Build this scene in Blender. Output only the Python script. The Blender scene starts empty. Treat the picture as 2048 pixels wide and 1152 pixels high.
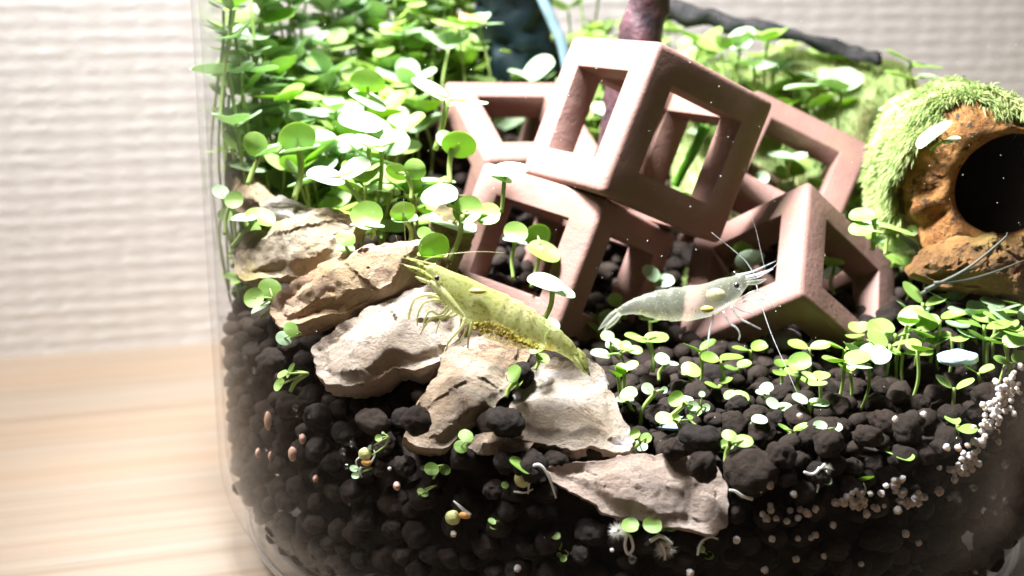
import bpy, bmesh, math, random
import numpy as np
from mathutils import Vector, Matrix, Euler, noise
random.seed(7)
SC = bpy.context.scene
COL = SC.collection
R_ = math.radians
# ------------------------------------------------------------------ camera, world, light, exposure
CAM = Vector((0.0, -20.0, 8.8)); PITCH = R_(14.0); YAW = R_(5.5); F = 2472.0
cd = bpy.data.cameras.new('camera'); cam = bpy.data.objects.new('camera', cd); COL.objects.link(cam)
cam.location = CAM; cam.rotation_euler = (R_(90) - PITCH, 0, YAW)
cd.sensor_width = 36.0; cd.lens = 36.0 * F / 2048.0; cd.clip_start = 0.5; cd.clip_end = 500
cd.dof.use_dof = True; cd.dof.focus_distance = 15.6; cd.dof.aperture_fstop = 0.235
SC.camera = cam
W = bpy.data.worlds.new('World'); SC.world = W; W.use_nodes = True
W.node_tree.nodes['Background'].inputs[0].default_value = (1.0, 0.84, 0.72, 1)
W.node_tree.nodes['Background'].inputs[1].default_value = 0.055

def area_lamp(name, loc, target, sx, sy, power, col):
    l = bpy.data.lights.new(name, 'AREA'); l.shape = 'RECTANGLE'; l.size = sx; l.size_y = sy; l.energy = power; l.color = col
    o = bpy.data.objects.new(name, l); COL.objects.link(o); o.location = loc
    o.rotation_euler = (Vector(target) - Vector(loc)).to_track_quat('-Z', 'Y').to_euler()
    return o
key = area_lamp('aquarium_lamp', (-4.6, -4.2, 18.0), (0, -.6, 4), 3.0, 2.2, 3300, (0.90, 0.955, 1.0))
key.data.spread = R_(80)
wall_fill = area_lamp('wall_fill_lamp', (-22, -6, 44), (-2, 12, 10), 12, 12, 12500, (1.0, 0.975, 0.955))  # added fill lamp, unseen, brightens the wall and table
wall_fill.data.spread = R_(72)

SC.view_settings.view_transform = 'Standard'; SC.view_settings.look = 'None'
SC.view_settings.exposure = 0.38; SC.view_settings.gamma = 1.0
cy = SC.cycles
cy.use_denoising = True; cy.max_bounces = 10; cy.transparent_max_bounces = 24
cy.diffuse_bounces = 4; cy.glossy_bounces = 4; cy.transmission_bounces = 6
cy.caustics_reflective = False; cy.caustics_refractive = False; cy.sample_clamp_indirect = 4.0

# ------------------------------------------------------------------ survey of the photograph: a pixel and a distance give a place
FW = Vector((-math.sin(YAW) * math.cos(PITCH), math.cos(YAW) * math.cos(PITCH), -math.sin(PITCH)))
RT = Vector((math.cos(YAW), math.sin(YAW), 0)); UP = RT.cross(FW)
def ray(x, y): return FW + RT * ((x - 1024) / F) + UP * ((576 - y) / F)
def PY(x, y, Y): r = ray(x, y); return CAM + r * ((Y - CAM.y) / r.y)
def PZ(x, y, Z): r = ray(x, y); return CAM + r * ((Z - CAM.z) / r.z)
def PD(x, y, d): return CAM + ray(x, y) * d
def PPl(x, y, p0, n): r = ray(x, y); return CAM + r * ((p0 - CAM).dot(n) / r.dot(n))
def proj(v):
    d = v - CAM; z = d.dot(FW); return 1024 + F * d.dot(RT) / z, 576 - F * d.dot(UP) / z, z
R_OUT, R_IN = 6.75, 6.64
def PG(x, y, rad=R_IN - 0.02):
    r = ray(x, y); a = r.x ** 2 + r.y ** 2; b = 2 * (CAM.x * r.x + CAM.y * r.y); c = CAM.x ** 2 + CAM.y ** 2 - rad ** 2
    q = b * b - 4 * a * c
    t = (-b - math.sqrt(max(q, 0))) / (2 * a); return CAM + r * t

CP = np.array([(0, -6.5, 3.0), (-4, -5.2, 3.15), (-6.2, -2.3, 3.4), (4, -5.2, 3.3), (6.2, -2.3, 4.1), (0, -3, 3.4), (2.4, -3.0, 3.35),
      (-2.2, -3.6, 4.1), (-3.9, -2.2, 4.8), (-3, 0, 5.0), (-5, 0, 5.2), (-3, 3, 6.2), (0, 0, 3.5), (0.6, 3, 4.6), (3, 3, 5.0), (2, 0, 3.6),
      (4, -1, 4.0), (6, 0.5, 4.6), (0, 5.8, 6.5), (3.5, 5.3, 6.2), (-3.8, 5.3, 6.9), (-1, -1, 3.7), (-1.0, 2.6, 5.0), (-6.3, 2, 5.9)])
def soil_h(x, y):
    d2 = (CP[:, 0] - x) ** 2 + (CP[:, 1] - y) ** 2
    w = 1.0 / (d2 + 0.35) ** 1.6
    return float((w * CP[:, 2]).sum() / w.sum())
def top_hit(px, py, H):
    r = ray(px, py); t = 12.0; q = None
    while t < 34:
        p = CAM + r * t
        rr = math.hypot(p.x, p.y)
        if rr < R_IN - 0.12:
            q = p
            if p.z - soil_h(p.x, p.y) < H: return p
        elif q is not None:
            return q
        t += 0.1
    return q

# ------------------------------------------------------------------ object helpers
def tag(o, label=None, cat=None, group=None, kind=None):
    if label: o['label'] = label
    if cat: o['category'] = cat
    if group: o['group'] = group
    if kind: o['kind'] = kind
    return o
def ob(name, me, mat=None, parent=None, mw=None):
    o = bpy.data.objects.new(name, me); COL.objects.link(o)
    if mat is not None and not me.materials: me.materials.append(mat)
    if parent is not None: o.parent = parent
    if mw is not None:
        if parent is not None: o.matrix_basis = Matrix.Translation(-parent.location) @ mw
        else: o.matrix_basis = mw
    return o
def empty(name, loc):
    o = bpy.data.objects.new(name, None); COL.objects.link(o); o.location = loc; o.empty_display_size = 0.2
    return o
def mesh_of(name, vs, fs, smooth=True):
    me = bpy.data.meshes.new(name); me.from_pydata([tuple(v) for v in vs], [], fs); me.update()
    if smooth: me.polygons.foreach_set('use_smooth', [True] * len(me.polygons))
    return me
class MB:
    def __init__(s): s.v = []; s.f = []
    def add(s, vs, fs):
        o = len(s.v); s.v += [Vector(v) for v in vs]; s.f += [tuple(i + o for i in f) for f in fs]
    def tube(s, pts, rads, n=8, cap=True):
        pts = [Vector(p) for p in pts]; vs = []; fs = []
        ref = None
        for i, p in enumerate(pts):
            t = (pts[min(i + 1, len(pts) - 1)] - pts[max(i - 1, 0)]).normalized()
            if ref is None: ref = t.orthogonal().normalized()
            u = (ref - t * ref.dot(t)).normalized(); ref = u; w = t.cross(u)
            r = rads[i] if hasattr(rads, '__len__') else rads
            for k in range(n):
                a = 2 * math.pi * k / n; vs.append(p + u * (math.cos(a) * r) + w * (math.sin(a) * r))
        for i in range(len(pts) - 1):
            for k in range(n):
                fs.append((i * n + k, i * n + (k + 1) % n, (i + 1) * n + (k + 1) % n, (i + 1) * n + k))
        if cap: fs.append(tuple(range(n))[::-1]); fs.append(tuple((len(pts) - 1) * n + k for k in range(n)))
        s.add(vs, fs)
    def mesh(s, name, org=Vector((0, 0, 0)), smooth=True):
        return mesh_of(name, [v - Vector(org) for v in s.v], s.f, smooth)
def smooth_path(pts, k=6):
    pts = [Vector(p) for p in pts]
    if len(pts) < 3: 
        return [pts[0].lerp(pts[-1], i / k) for i in range(k + 1)]
    out = []; P = [pts[0] * 2 - pts[1]] + pts + [pts[-1] * 2 - pts[-2]]
    for i in range(1, len(P) - 2):
        for j in range(k):
            t = j / k; a, b, c, d = P[i - 1], P[i], P[i + 1], P[i + 2]
            out.append(0.5 * ((2 * b) + (c - a) * t + (2 * a - 5 * b + 4 * c - d) * t * t + (3 * b - a - 3 * c + d) * t ** 3))
    out.append(pts[-1]); return out
def taper(n, a, b, p=1.0): return [a + (b - a) * (i / max(n - 1, 1)) ** p for i in range(n)]

# ------------------------------------------------------------------ materials
def new_mat(name):
    m = bpy.data.materials.new(name); m.use_nodes = True; nt = m.node_tree; nt.nodes.clear()
    return m, nt, nt.nodes.new('ShaderNodeOutputMaterial')
def N(nt, t, **k):
    n = nt.nodes.new('ShaderNode' + t)
    for a, b in k.items():
        if a in n.inputs: n.inputs[a].default_value = b
        else: setattr(n, a, b)
    return n
def L(nt, a, b): nt.links.new(a, b)
def ramp(nt, stops, fac):
    r = nt.nodes.new('ShaderNodeValToRGB'); e = r.color_ramp.elements
    while len(e) < len(stops): e.new(0.5)
    for i, (p, c) in enumerate(stops): e[i].position = p; e[i].color = (*c, 1)
    L(nt, fac, r.inputs[0]); return r
def coords(nt, scale=(1, 1, 1), kind='Object', rot=(0, 0, 0), vec=None):
    mp = nt.nodes.new('ShaderNodeMapping'); mp.inputs['Scale'].default_value = scale; mp.inputs['Rotation'].default_value = rot
    if vec is None:
        tc = nt.nodes.new('ShaderNodeTexCoord'); vec = tc.outputs[kind]
    L(nt, vec, mp.inputs['Vector']); return mp.outputs[0]
def mixc(nt, a, b, fac, mode='MIX'):
    m = nt.nodes.new('ShaderNodeMix'); m.data_type = 'RGBA'; m.blend_type = mode
    for i, x in ((6, a), (7, b), (0, fac)):
        if isinstance(x, (int, float)): m.inputs[i].default_value = x
        elif isinstance(x, tuple): m.inputs[i].default_value = (*x, 1)
        else: L(nt, x, m.inputs[i])
    return m.outputs[2]
def bump(nt, h, strength, dist, prev=None):
    b = nt.nodes.new('ShaderNodeBump'); b.inputs['Strength'].default_value = strength; b.inputs['Distance'].default_value = dist
    L(nt, h, b.inputs['Height'])
    if prev is not None: L(nt, prev, b.inputs['Normal'])
    return b.outputs[0]
def math_(nt, op, a, b=None, clamp=False):
    m = nt.nodes.new('ShaderNodeMath'); m.operation = op; m.use_clamp = clamp
    for i, x in enumerate((a, b)):
        if x is None: continue
        if isinstance(x, (int, float)): m.inputs[i].default_value = x
        else: L(nt, x, m.inputs[i])
    return m.outputs[0]

def mat_glass(name, base=0.035, edge=0.75, tint=(1, 1, 1)):
    m, nt, out = new_mat(name)
    lw = N(nt, 'LayerWeight'); lw.inputs[0].default_value = 0.5
    p = math_(nt, 'POWER', lw.outputs['Facing'], 5.0)
    f = math_(nt, 'ADD', math_(nt, 'MULTIPLY', p, edge), base, clamp=True)
    tr = N(nt, 'BsdfTransparent'); tr.inputs[0].default_value = (*tint, 1)
    gl = N(nt, 'BsdfGlossy'); gl.inputs['Roughness'].default_value = 0.02
    mx = N(nt, 'MixShader'); L(nt, f, mx.inputs[0]); L(nt, tr.outputs[0], mx.inputs[1]); L(nt, gl.outputs[0], mx.inputs[2])
    L(nt, mx.outputs[0], out.inputs[0]); return m
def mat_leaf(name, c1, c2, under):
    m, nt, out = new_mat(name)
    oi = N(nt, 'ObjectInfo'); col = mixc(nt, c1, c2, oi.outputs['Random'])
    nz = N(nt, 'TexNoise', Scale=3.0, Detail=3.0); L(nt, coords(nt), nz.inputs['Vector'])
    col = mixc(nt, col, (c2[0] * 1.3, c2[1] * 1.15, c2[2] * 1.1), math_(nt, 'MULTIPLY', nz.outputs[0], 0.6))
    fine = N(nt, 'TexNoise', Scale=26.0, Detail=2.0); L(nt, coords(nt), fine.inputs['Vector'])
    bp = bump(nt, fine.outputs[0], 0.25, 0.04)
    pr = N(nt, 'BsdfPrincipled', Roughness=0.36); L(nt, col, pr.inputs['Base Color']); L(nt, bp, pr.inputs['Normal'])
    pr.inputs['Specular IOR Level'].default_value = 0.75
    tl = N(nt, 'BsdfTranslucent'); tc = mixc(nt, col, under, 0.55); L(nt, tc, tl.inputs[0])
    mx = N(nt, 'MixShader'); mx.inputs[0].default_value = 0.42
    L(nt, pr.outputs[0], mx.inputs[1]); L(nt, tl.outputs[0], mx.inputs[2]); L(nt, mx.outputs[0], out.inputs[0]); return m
def mat_simple(name, col, rough=0.5, spec=0.5, nscale=None, col2=None, bstr=0.0, bdist=0.02, trans=0.0):
    m, nt, out = new_mat(name)
    pr = N(nt, 'BsdfPrincipled', Roughness=rough); pr.inputs['Specular IOR Level'].default_value = spec
    if nscale:
        nz = N(nt, 'TexNoise', Scale=nscale, Detail=5.0, Roughness=0.6); L(nt, coords(nt), nz.inputs['Vector'])
        r = ramp(nt, [(0.35, col), (0.65, col2 or col)], nz.outputs[0]); L(nt, r.outputs[0], pr.inputs['Base Color'])
        if bstr: L(nt, bump(nt, nz.outputs[0], bstr, bdist), pr.inputs['Normal'])
    else: pr.inputs['Base Color'].default_value = (*col, 1)
    if trans:
        tl = N(nt, 'BsdfTranslucent'); tl.inputs[0].default_value = (*(col2 or col), 1)
        mx = N(nt, 'MixShader'); mx.inputs[0].default_value = trans
        L(nt, pr.outputs[0], mx.inputs[1]); L(nt, tl.outputs[0], mx.inputs[2]); L(nt, mx.outputs[0], out.inputs[0])
    else: L(nt, pr.outputs[0], out.inputs[0])
    return m
def mat_pellet():
    m, nt, out = new_mat('soil_pellet')
    oi = N(nt, 'ObjectInfo')
    nz = N(nt, 'TexNoise', Scale=3.5, Detail=8.0, Roughness=0.7); L(nt, coords(nt), nz.inputs['Vector'])
    col = ramp(nt, [(0.3, (0.006, 0.0042, 0.0032)), (0.7, (0.023, 0.0152, 0.011))], nz.outputs[0]).outputs[0]
    col = mixc(nt, col, (0.046, 0.027, 0.017), math_(nt, 'MULTIPLY', oi.outputs['Random'], 0.4))
    f2 = N(nt, 'TexNoise', Scale=16.0, Detail=6.0, Roughness=0.75); L(nt, coords(nt), f2.inputs['Vector'])
    vo = N(nt, 'TexVoronoi', Scale=13.0); L(nt, coords(nt), vo.inputs['Vector'])
    sp = ramp(nt, [(0.05, (1, 1, 1)), (0.09, (0, 0, 0))], vo.outputs['Distance']).outputs[0]
    vs = ramp(nt, [(0.80, (0, 0, 0)), (0.84, (1, 1, 1))], vo.outputs['Color']).outputs[0]
    spk = mixc(nt, sp, vs, 1.0, 'MULTIPLY')
    col = mixc(nt, col, (0.5, 0.45, 0.4), spk)
    pr = N(nt, 'BsdfPrincipled', Roughness=0.75); pr.inputs['Specular IOR Level'].default_value = 0.2
    L(nt, col, pr.inputs['Base Color'])
    b = bump(nt, f2.outputs[0], 0.7, 0.035); b = bump(nt, nz.outputs[0], 0.6, 0.08, b); L(nt, b, pr.inputs['Normal'])
    L(nt, pr.outputs[0], out.inputs[0]); return m
def mat_rock(name, light, mid, vein, seed, band_rot=(0, 0, 0), band=1.0, algae=0.0, blue=0.0):
    m, nt, out = new_mat(name)
    c = coords(nt, (1, 1, 1)); mp = nt.nodes.new('ShaderNodeMapping'); mp.inputs['Location'].default_value = (seed, seed * 1.7, seed * .3); L(nt, c, mp.inputs[0]); c = mp.outputs[0]
    n1 = N(nt, 'TexNoise', Scale=1.1, Detail=8.0, Roughness=0.65, Distortion=0.4); L(nt, c, n1.inputs['Vector'])
    n2 = N(nt, 'TexNoise', Scale=7.0, Detail=9.0, Roughness=0.75); L(nt, c, n2.inputs['Vector'])
    cb = coords(nt, (0.5, 6.0, 2.0), rot=band_rot, vec=c)
    n3 = N(nt, 'TexNoise', Scale=0.9, Detail=6.0, Roughness=0.6, Distortion=0.8); L(nt, cb, n3.inputs['Vector'])
    col = ramp(nt, [(0.3, mid), (0.62, light)], n1.outputs[0]).outputs[0]
    bb = ramp(nt, [(0.38, (1, 1, 1)), (0.52, (0, 0, 0))], n3.outputs[0]).outputs[0]
    col = mixc(nt, col, mid, math_(nt, 'MULTIPLY', bb, 0.75 * band))
    # rusty veins: thin bands of a distorted noise
    n4 = N(nt, 'TexNoise', Scale=1.6, Detail=7.0, Roughness=0.7, Distortion=1.2); L(nt, coords(nt, (0.8, 2.2, 1.3), rot=band_rot, vec=c), n4.inputs['Vector'])
    vn = ramp(nt, [(0.0, (0, 0, 0)), (0.60, (0, 0, 0)), (0.64, (1, 1, 1)), (0.70, (0, 0, 0))], n4.outputs[0]); vn = vn.outputs[0]
    col = mixc(nt, col, vein, math_(nt, 'MULTIPLY', vn, 0.8))
    sp = ramp(nt, [(0.56, (0, 0, 0)), (0.72, (1, 1, 1))], n2.outputs[0]).outputs[0]
    col = mixc(nt, col, (mid[0] * .62, mid[1] * .55, mid[2] * .5), math_(nt, 'MULTIPLY', sp, 0.55))
    if algae:
        n5 = N(nt, 'TexNoise', Scale=0.9, Detail=5.0, Roughness=0.6); L(nt, coords(nt, vec=c, rot=(1, 2, 3)), n5.inputs['Vector'])
        a = ramp(nt, [(0.47, (0, 0, 0)), (0.58, (1, 1, 1))], n5.outputs[0]).outputs[0]
        col = mixc(nt, col, (0.42, 0.33, 0.09), math_(nt, 'MULTIPLY', a, algae))
    if blue:
        n6 = N(nt, 'TexNoise', Scale=1.3, Detail=3.0); L(nt, coords(nt, (.6, 3, 1), vec=c, rot=(.4, 0, 1)), n6.inputs['Vector'])
        a = ramp(nt, [(0.5, (0, 0, 0)), (0.62, (1, 1, 1))], n6.outputs[0]).outputs[0]
        col = mixc(nt, col, (0.50, 0.52, 0.62), math_(nt, 'MULTIPLY', a, blue))
    pr = N(nt, 'BsdfPrincipled', Roughness=0.6); pr.inputs['Specular IOR Level'].default_value = 0.4
    L(nt, col, pr.inputs['Base Color'])
    f = N(nt, 'TexNoise', Scale=28.0, Detail=6.0, Roughness=0.75); L(nt, c, f.inputs['Vector'])
    b = bump(nt, n2.outputs[0], 0.9, 0.075); b = bump(nt, f.outputs[0], 0.8, 0.02, b); b = bump(nt, n3.outputs[0], 0.5, 0.08, b); b = bump(nt, vn, 0.5, -0.05, b)
    L(nt, b, pr.inputs['Normal']); L(nt, pr.outputs[0], out.inputs[0]); return m

M_LEAF = [mat_leaf('leaf_green', (0.21, 0.39, 0.06), (0.35, 0.52, 0.15), (0.46, 0.72, 0.03)),
          mat_leaf('leaf_lit', (0.34, 0.50, 0.29), (0.46, 0.61, 0.41), (0.42, 0.66, 0.16)),  # pale copy: light on the leaf tops put into the colour
          mat_leaf('leaf_shaded', (0.15, 0.28, 0.04), (0.23, 0.38, 0.07), (0.38, 0.58, 0.03))]  # deeper copy for shaded seedlings: shade put into the colour
M_STEM = mat_simple('stem', (0.30, 0.42, 0.10), 0.45, 0.5, 2.0, (0.42, 0.52, 0.18), trans=0.35)
M_ROOT = mat_simple('white_root', (0.75, 0.72, 0.62), 0.5, 0.4, 5.0, (0.82, 0.8, 0.75), trans=0.3)
M_PEL = mat_pellet()
M_CLAY = None

# ------------------------------------------------------------------ setting: table, wall
WA = PZ(0, 715, 0); WB = PZ(400, 685, 0); wdir = (WB - WA).normalized(); wang = math.atan2(wdir.y, wdir.x); wn = Vector((-wdir.y, wdir.x, 0))
def mat_table():
    m, nt, out = new_mat('pale_oak')
    c = coords(nt)
    g = N(nt, 'TexNoise', Scale=1.0, Detail=8.0, Roughness=0.62, Distortion=0.25); L(nt, coords(nt, (0.045, 2.6, 1), vec=c), g.inputs['Vector'])
    g2 = N(nt, 'TexNoise', Scale=1.0, Detail=4.0, Roughness=0.5, Distortion=0.8); L(nt, coords(nt, (0.03, 0.42, 1), vec=c), g2.inputs['Vector'])
    g3 = N(nt, 'TexNoise', Scale=1.0, Detail=6.0, Roughness=0.7); L(nt, coords(nt, (0.16, 9.0, 1), vec=c), g3.inputs['Vector'])
    col = ramp(nt, [(0.3, (0.205, 0.155, 0.112)), (0.5, (0.275, 0.222, 0.172)), (0.72, (0.325, 0.275, 0.225))], g.outputs[0]).outputs[0]
    col = mixc(nt, col, (0.30, 0.21, 0.14), math_(nt, 'MULTIPLY', ramp(nt, [(0.42, (0, 0, 0)), (0.6, (1, 1, 1))], g2.outputs[0]).outputs[0], 0.55))
    pores = ramp(nt, [(0.60, (0, 0, 0)), (0.70, (1, 1, 1))], g3.outputs[0]).outputs[0]
    col = mixc(nt, col, (0.18, 0.115, 0.07), math_(nt, 'MULTIPLY', pores, 0.75))
    pr = N(nt, 'BsdfPrincipled', Roughness=0.42); L(nt, col, pr.inputs['Base Color'])
    L(nt, bump(nt, g3.outputs[0], 0.25, 0.03), pr.inputs['Normal']); L(nt, pr.outputs[0], out.inputs[0]); return m
def box_mesh(name, lo, hi):
    vs = [(x, y, z) for x in (lo[0], hi[0]) for y in (lo[1], hi[1]) for z in (lo[2], hi[2])]
    fs = [(0, 1, 3, 2), (4, 6, 7, 5), (0, 4, 5, 1), (2, 3, 7, 6), (0, 2, 6, 4), (1, 5, 7, 3)]
    return mesh_of(name, vs, fs, False)
tb = ob('table', box_mesh('table', (-60, -52, -2.4), (60, -0.004, 0)), mat_table())
tb.location = (WA.x, WA.y, 0); tb.rotation_euler = (0, 0, wang); tag(tb, kind='structure')
def mat_wall():
    m, nt, out = new_mat('woven_wallpaper')
    tc = N(nt, 'TexCoord'); s = N(nt, 'SeparateXYZ'); L(nt, tc.outputs['Object'], s.inputs[0])
    wob = N(nt, 'TexNoise', Scale=1.0, Detail=3.0); L(nt, coords(nt, (0.35, 1, 0.3)), wob.inputs['Vector'])
    wob2 = N(nt, 'TexNoise', Scale=1.0, Detail=3.0, Roughness=0.6); L(nt, coords(nt, (1.5, 1, 2.0)), wob2.inputs['Vector'])
    z = math_(nt, 'MULTIPLY', s.outputs['Z'], 2 * math.pi / 0.36)
    z = math_(nt, 'ADD', z, math_(nt, 'MULTIPLY', wob.outputs[0], 1.6)); z = math_(nt, 'ADD', z, math_(nt, 'MULTIPLY', wob2.outputs[0], 2.2))
    sn = math_(nt, 'ADD', math_(nt, 'MULTIPLY', math_(nt, 'SINE', z), 0.5), 0.5)
    kn = N(nt, 'TexNoise', Scale=1.0, Detail=4.0, Roughness=0.65); L(nt, coords(nt, (1.3, 1, 2.6)), kn.inputs['Vector'])
    kk = ramp(nt, [(0.38, (0, 0, 0)), (0.62, (1, 1, 1))], kn.outputs[0]).outputs[0]
    h = math_(nt, 'MULTIPLY', sn, math_(nt, 'ADD', math_(nt, 'MULTIPLY', kk, 0.85), 0.15))
    xs = math_(nt, 'ADD', math_(nt, 'MULTIPLY', math_(nt, 'SINE', math_(nt, 'ADD', math_(nt, 'MULTIPLY', s.outputs['X'], 9.0), math_(nt, 'MULTIPLY', kn.outputs[0], 9.0))), 0.5), 0.5)
    h = math_(nt, 'ADD', h, math_(nt, 'MULTIPLY', xs, 0.42))
    col = mixc(nt, (0.74, 0.71, 0.69), (0.82, 0.80, 0.785), h)
    pr = N(nt, 'BsdfPrincipled', Roughness=0.8); L(nt, col, pr.inputs['Base Color'])
    L(nt, bump(nt, h, 0.25, 0.04), pr.inputs['Normal']); L(nt, pr.outputs[0], out.inputs[0]); return m
wl = ob('wall', box_mesh('wall', (-70, 0, -2.4), (70, 1.2, 46)), mat_wall())
wl.location = (WA.x, WA.y, 0); wl.rotation_euler = (0, 0, wang); tag(wl, kind='structure')

# ------------------------------------------------------------------ glass tank and water
def lathe(prof, n=160):
    vs = []; fs = []; k = len(prof)
    for i in range(n):
        a = 2 * math.pi * i / n
        for r, z in prof: vs.append((r * math.cos(a), r * math.sin(a), z))
    for i in range(n):
        j = (i + 1) % n
        for q in range(k - 1): fs.append((i * k + q, j * k + q, j * k + q + 1, i * k + q + 1))
    return vs, fs
def arc(cx, cz, r, a0, a1, n=10): return [(cx + r * math.cos(R_(a0 + (a1 - a0) * i / n)), cz + r * math.sin(R_(a0 + (a1 - a0) * i / n))) for i in range(n + 1)]
RO = 1.5
prof = [(0.001, 0.02)] + [(4.2, 0.02)] + arc(R_OUT - RO, RO + 0.02, RO, -90, 0, 14) + [(R_OUT, 6), (R_OUT, 13.6)] + arc(R_OUT - .055, 13.6, .055, 0, 180, 6) + \
       [(R_IN, 6)] + arc(R_IN - 1.25, 1.25 + 0.42, 1.25, 0, -90, 14) + [(0.001, 0.42)]
vs, fs = lathe(prof)
tank = ob('glass_tank', mesh_of('glass_tank', vs, fs), mat_glass('tank_glass', 0.003, 0.62))
rv, rf_ = [], []
for i in range(160):
    a = 2 * math.pi * i / 160
    for k in range(10):
        b_ = 2 * math.pi * k / 10; q = 6.33 + .05 * math.cos(b_); rv.append((q * math.cos(a), q * math.sin(a), .40 + .05 * math.sin(b_)))
for i in range(160):
    for k in range(10): rf_.append((i * 10 + k, ((i + 1) % 160) * 10 + k, ((i + 1) % 160) * 10 + (k + 1) % 10, i * 10 + (k + 1) % 10))
ob('base_glint_ring', mesh_of('base_glint_ring', rv, rf_), mat_glass('glint_ring_glass', .42, .6), tank)  # added ring imitating the bright lines along the thick glass edge
tag(tank, 'clear round cylindrical glass tank with a thick rounded base standing on the wooden table', 'aquarium tank')
wv, wf = lathe([(0.001, 11.4), (4, 11.4), (6.35, 11.41), (6.55, 11.45), (6.62, 11.53)], 96)
wt = ob('water', mesh_of('water', wv, wf), mat_glass('water_surface', 0.02, 0.5)); tag(wt, kind='structure')

# ------------------------------------------------------------------ rocks
ROCKS = []   # (outline px, plane point, normal, thickness)
def in_poly(x, y, poly):
    c = False; j = len(poly) - 1
    for i in range(len(poly)):
        xi, yi = poly[i]; xj, yj = poly[j]
        if (yi > y) != (yj > y) and x < (xj - xi) * (y - yi) / (yj - yi) + xi: c = not c
        j = i
    return c
def rock(name, label, outline, p0, n, thick, mat, seed, bulge=0.18, crag=0.14, facet=0.5, group=None, ridge=None):
    n = Vector(n).normalized(); P0 = PY(*p0); bulge = bulge * .8 + .07
    P3 = [PPl(x, y, P0, n) for x, y in outline]; c = sum(P3, Vector()) / len(P3)
    U = (RT - n * RT.dot(n)).normalized(); V = n.cross(U)
    loop = [((p - c).dot(U), (p - c).dot(V)) for p in P3]
    # resample by arc length
    M = 150; seg = []; tot = 0
    for i in range(len(loop)):
        a = loop[i]; b = loop[(i + 1) % len(loop)]; l = math.hypot(b[0] - a[0], b[1] - a[1]); seg.append((tot, l, a, b)); tot += l
    res = []
    for k in range(M):
        s = tot * k / M
        for t0, l, a, b in seg:
            if t0 <= s < t0 + l + 1e-9:
                f = (s - t0) / l; q = Vector((a[0] + (b[0] - a[0]) * f, a[1] + (b[1] - a[1]) * f, 0)); break
        j = noise.fractal(Vector((q.x * 2.6, q.y * 2.6, seed)), 0.6, 2.0, 6) * 0.075
        q *= 1 + j / max(q.length, .4); res.append(q)
    # light smoothing of the polygon corners
    res = [(res[i - 1] + res[i] * 8 + res[(i + 1) % M]) / 10 for i in range(M)]
    from mathutils.geometry import delaunay_2d_cdt
    fr = random.Random(int(seed * 10)); RM = sum(q.length for q in res) / M
    bx = np.array([q.x for q in res]); by = np.array([q.y for q in res]); ex = np.roll(bx, -1) - bx; ey = np.roll(by, -1) - by; el = ex * ex + ey * ey + 1e-9
    def bdist(x, y):
        t = np.clip(((x - bx) * ex + (y - by) * ey) / el, 0, 1); return float(np.sqrt(((bx + ex * t - x) ** 2 + (by + ey * t - y) ** 2).min()))
    g = RM / 21.0; pin = []; poly = [(q.x, q.y) for q in res]
    x = bx.min()
    row = 0
    while x < bx.max():
        y = by.min() + (row % 2) * g * .5
        while y < by.max():
            px_, py_ = x + fr.uniform(-.2, .2) * g, y + fr.uniform(-.2, .2) * g
            if in_poly(px_, py_, poly) and bdist(px_, py_) > g * .55: pin.append((px_, py_))
            y += g
        x += g * .87; row += 1
    v2 = [Vector(p) for p in poly] + [Vector(p) for p in pin]
    r_ = delaunay_2d_cdt(v2, [(k, (k + 1) % M) for k in range(M)], [], 1, 1e-6)
    V2, F2, ORI = r_[0], r_[2], r_[3]
    cuts = [(fr.uniform(0, 2 * math.pi), fr.uniform(.12, .55), fr.uniform(.05, .75) * RM) for _ in range(11)]
    def hgt(x, y):
        d = bdist(x, y); w = Vector((x, y, 0)); s3 = Vector((seed * 3.1, seed, -seed))
        dn = d + noise.noise(Vector((x * 3, y * 3, seed))) * .05
        h = bulge * min(1.0, max(0, dn) / (.16 + .10 * noise.noise(Vector((x, y, seed + 5)))))
        ct = min(0, min((o_ - (x * math.cos(a) + y * math.sin(a))) * sl for a, sl, o_ in cuts))
        fade = min(1, d / .12)
        h += max(-bulge * 1.1, ct) * fade
        dd, pts = noise.voronoi(Vector((x * facet * 2.4 + seed, y * facet * 4.2, seed)))
        cp = pts[0]; sl = noise.cell_vector(cp * 7.7) - Vector((.5, .5, .5))
        h += (((x * facet * 2.4 + seed - cp.x) * sl.x + (y * facet * 4.2 - cp.y) * sl.y) * .9 + sl.z * .35) * crag * fade
        h += noise.fractal(w * 1.4 + s3, 1.0, 2.1, 4) * crag * .35 * fade
        h += noise.fractal(w * 6.0 + s3, .7, 2.1, 4) * crag * .22 * (.4 + .6 * fade)
        h -= max(0, .045 - abs(noise.fractal(Vector((x * .8, y * 2.0, seed)), .9, 2.0, 3))) * crag * 5 * fade
        return h
    vs = [U * p.x + V * p.y + n * hgt(p.x, p.y) for p in V2]; fs = [tuple(f) for f in F2]
    idx = {}
    for k, o_ in enumerate(ORI):
        for t in o_:
            if t < M: idx[t] = k
    cur = [idx[k] for k in range(M)]
    for hh, sc_ in ((.10, 1.012), (.22, 1.0), (.36, 1.014), (.50, .99), (.64, 1.0), (.80, .965), (.92, .91), (1.0, .8), (1.02, .4)):
        nx_ = []
        for k, q in enumerate(res):
            st = noise.fractal(Vector((q.x * 3, q.y * 3, hh * thick * 14 + seed)), .7, 2, 4) * .045
            w = q * (sc_ + st / max(q.length, .3)); vs.append(U * w.x + V * w.y - n * (thick * hh)); nx_.append(len(vs) - 1)
        for k in range(M): fs.append((cur[k], nx_[k], nx_[(k + 1) % M], cur[(k + 1) % M]))
        cur = nx_
    fs.append(tuple(cur))
    me = mesh_of(name, vs, fs)
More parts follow.
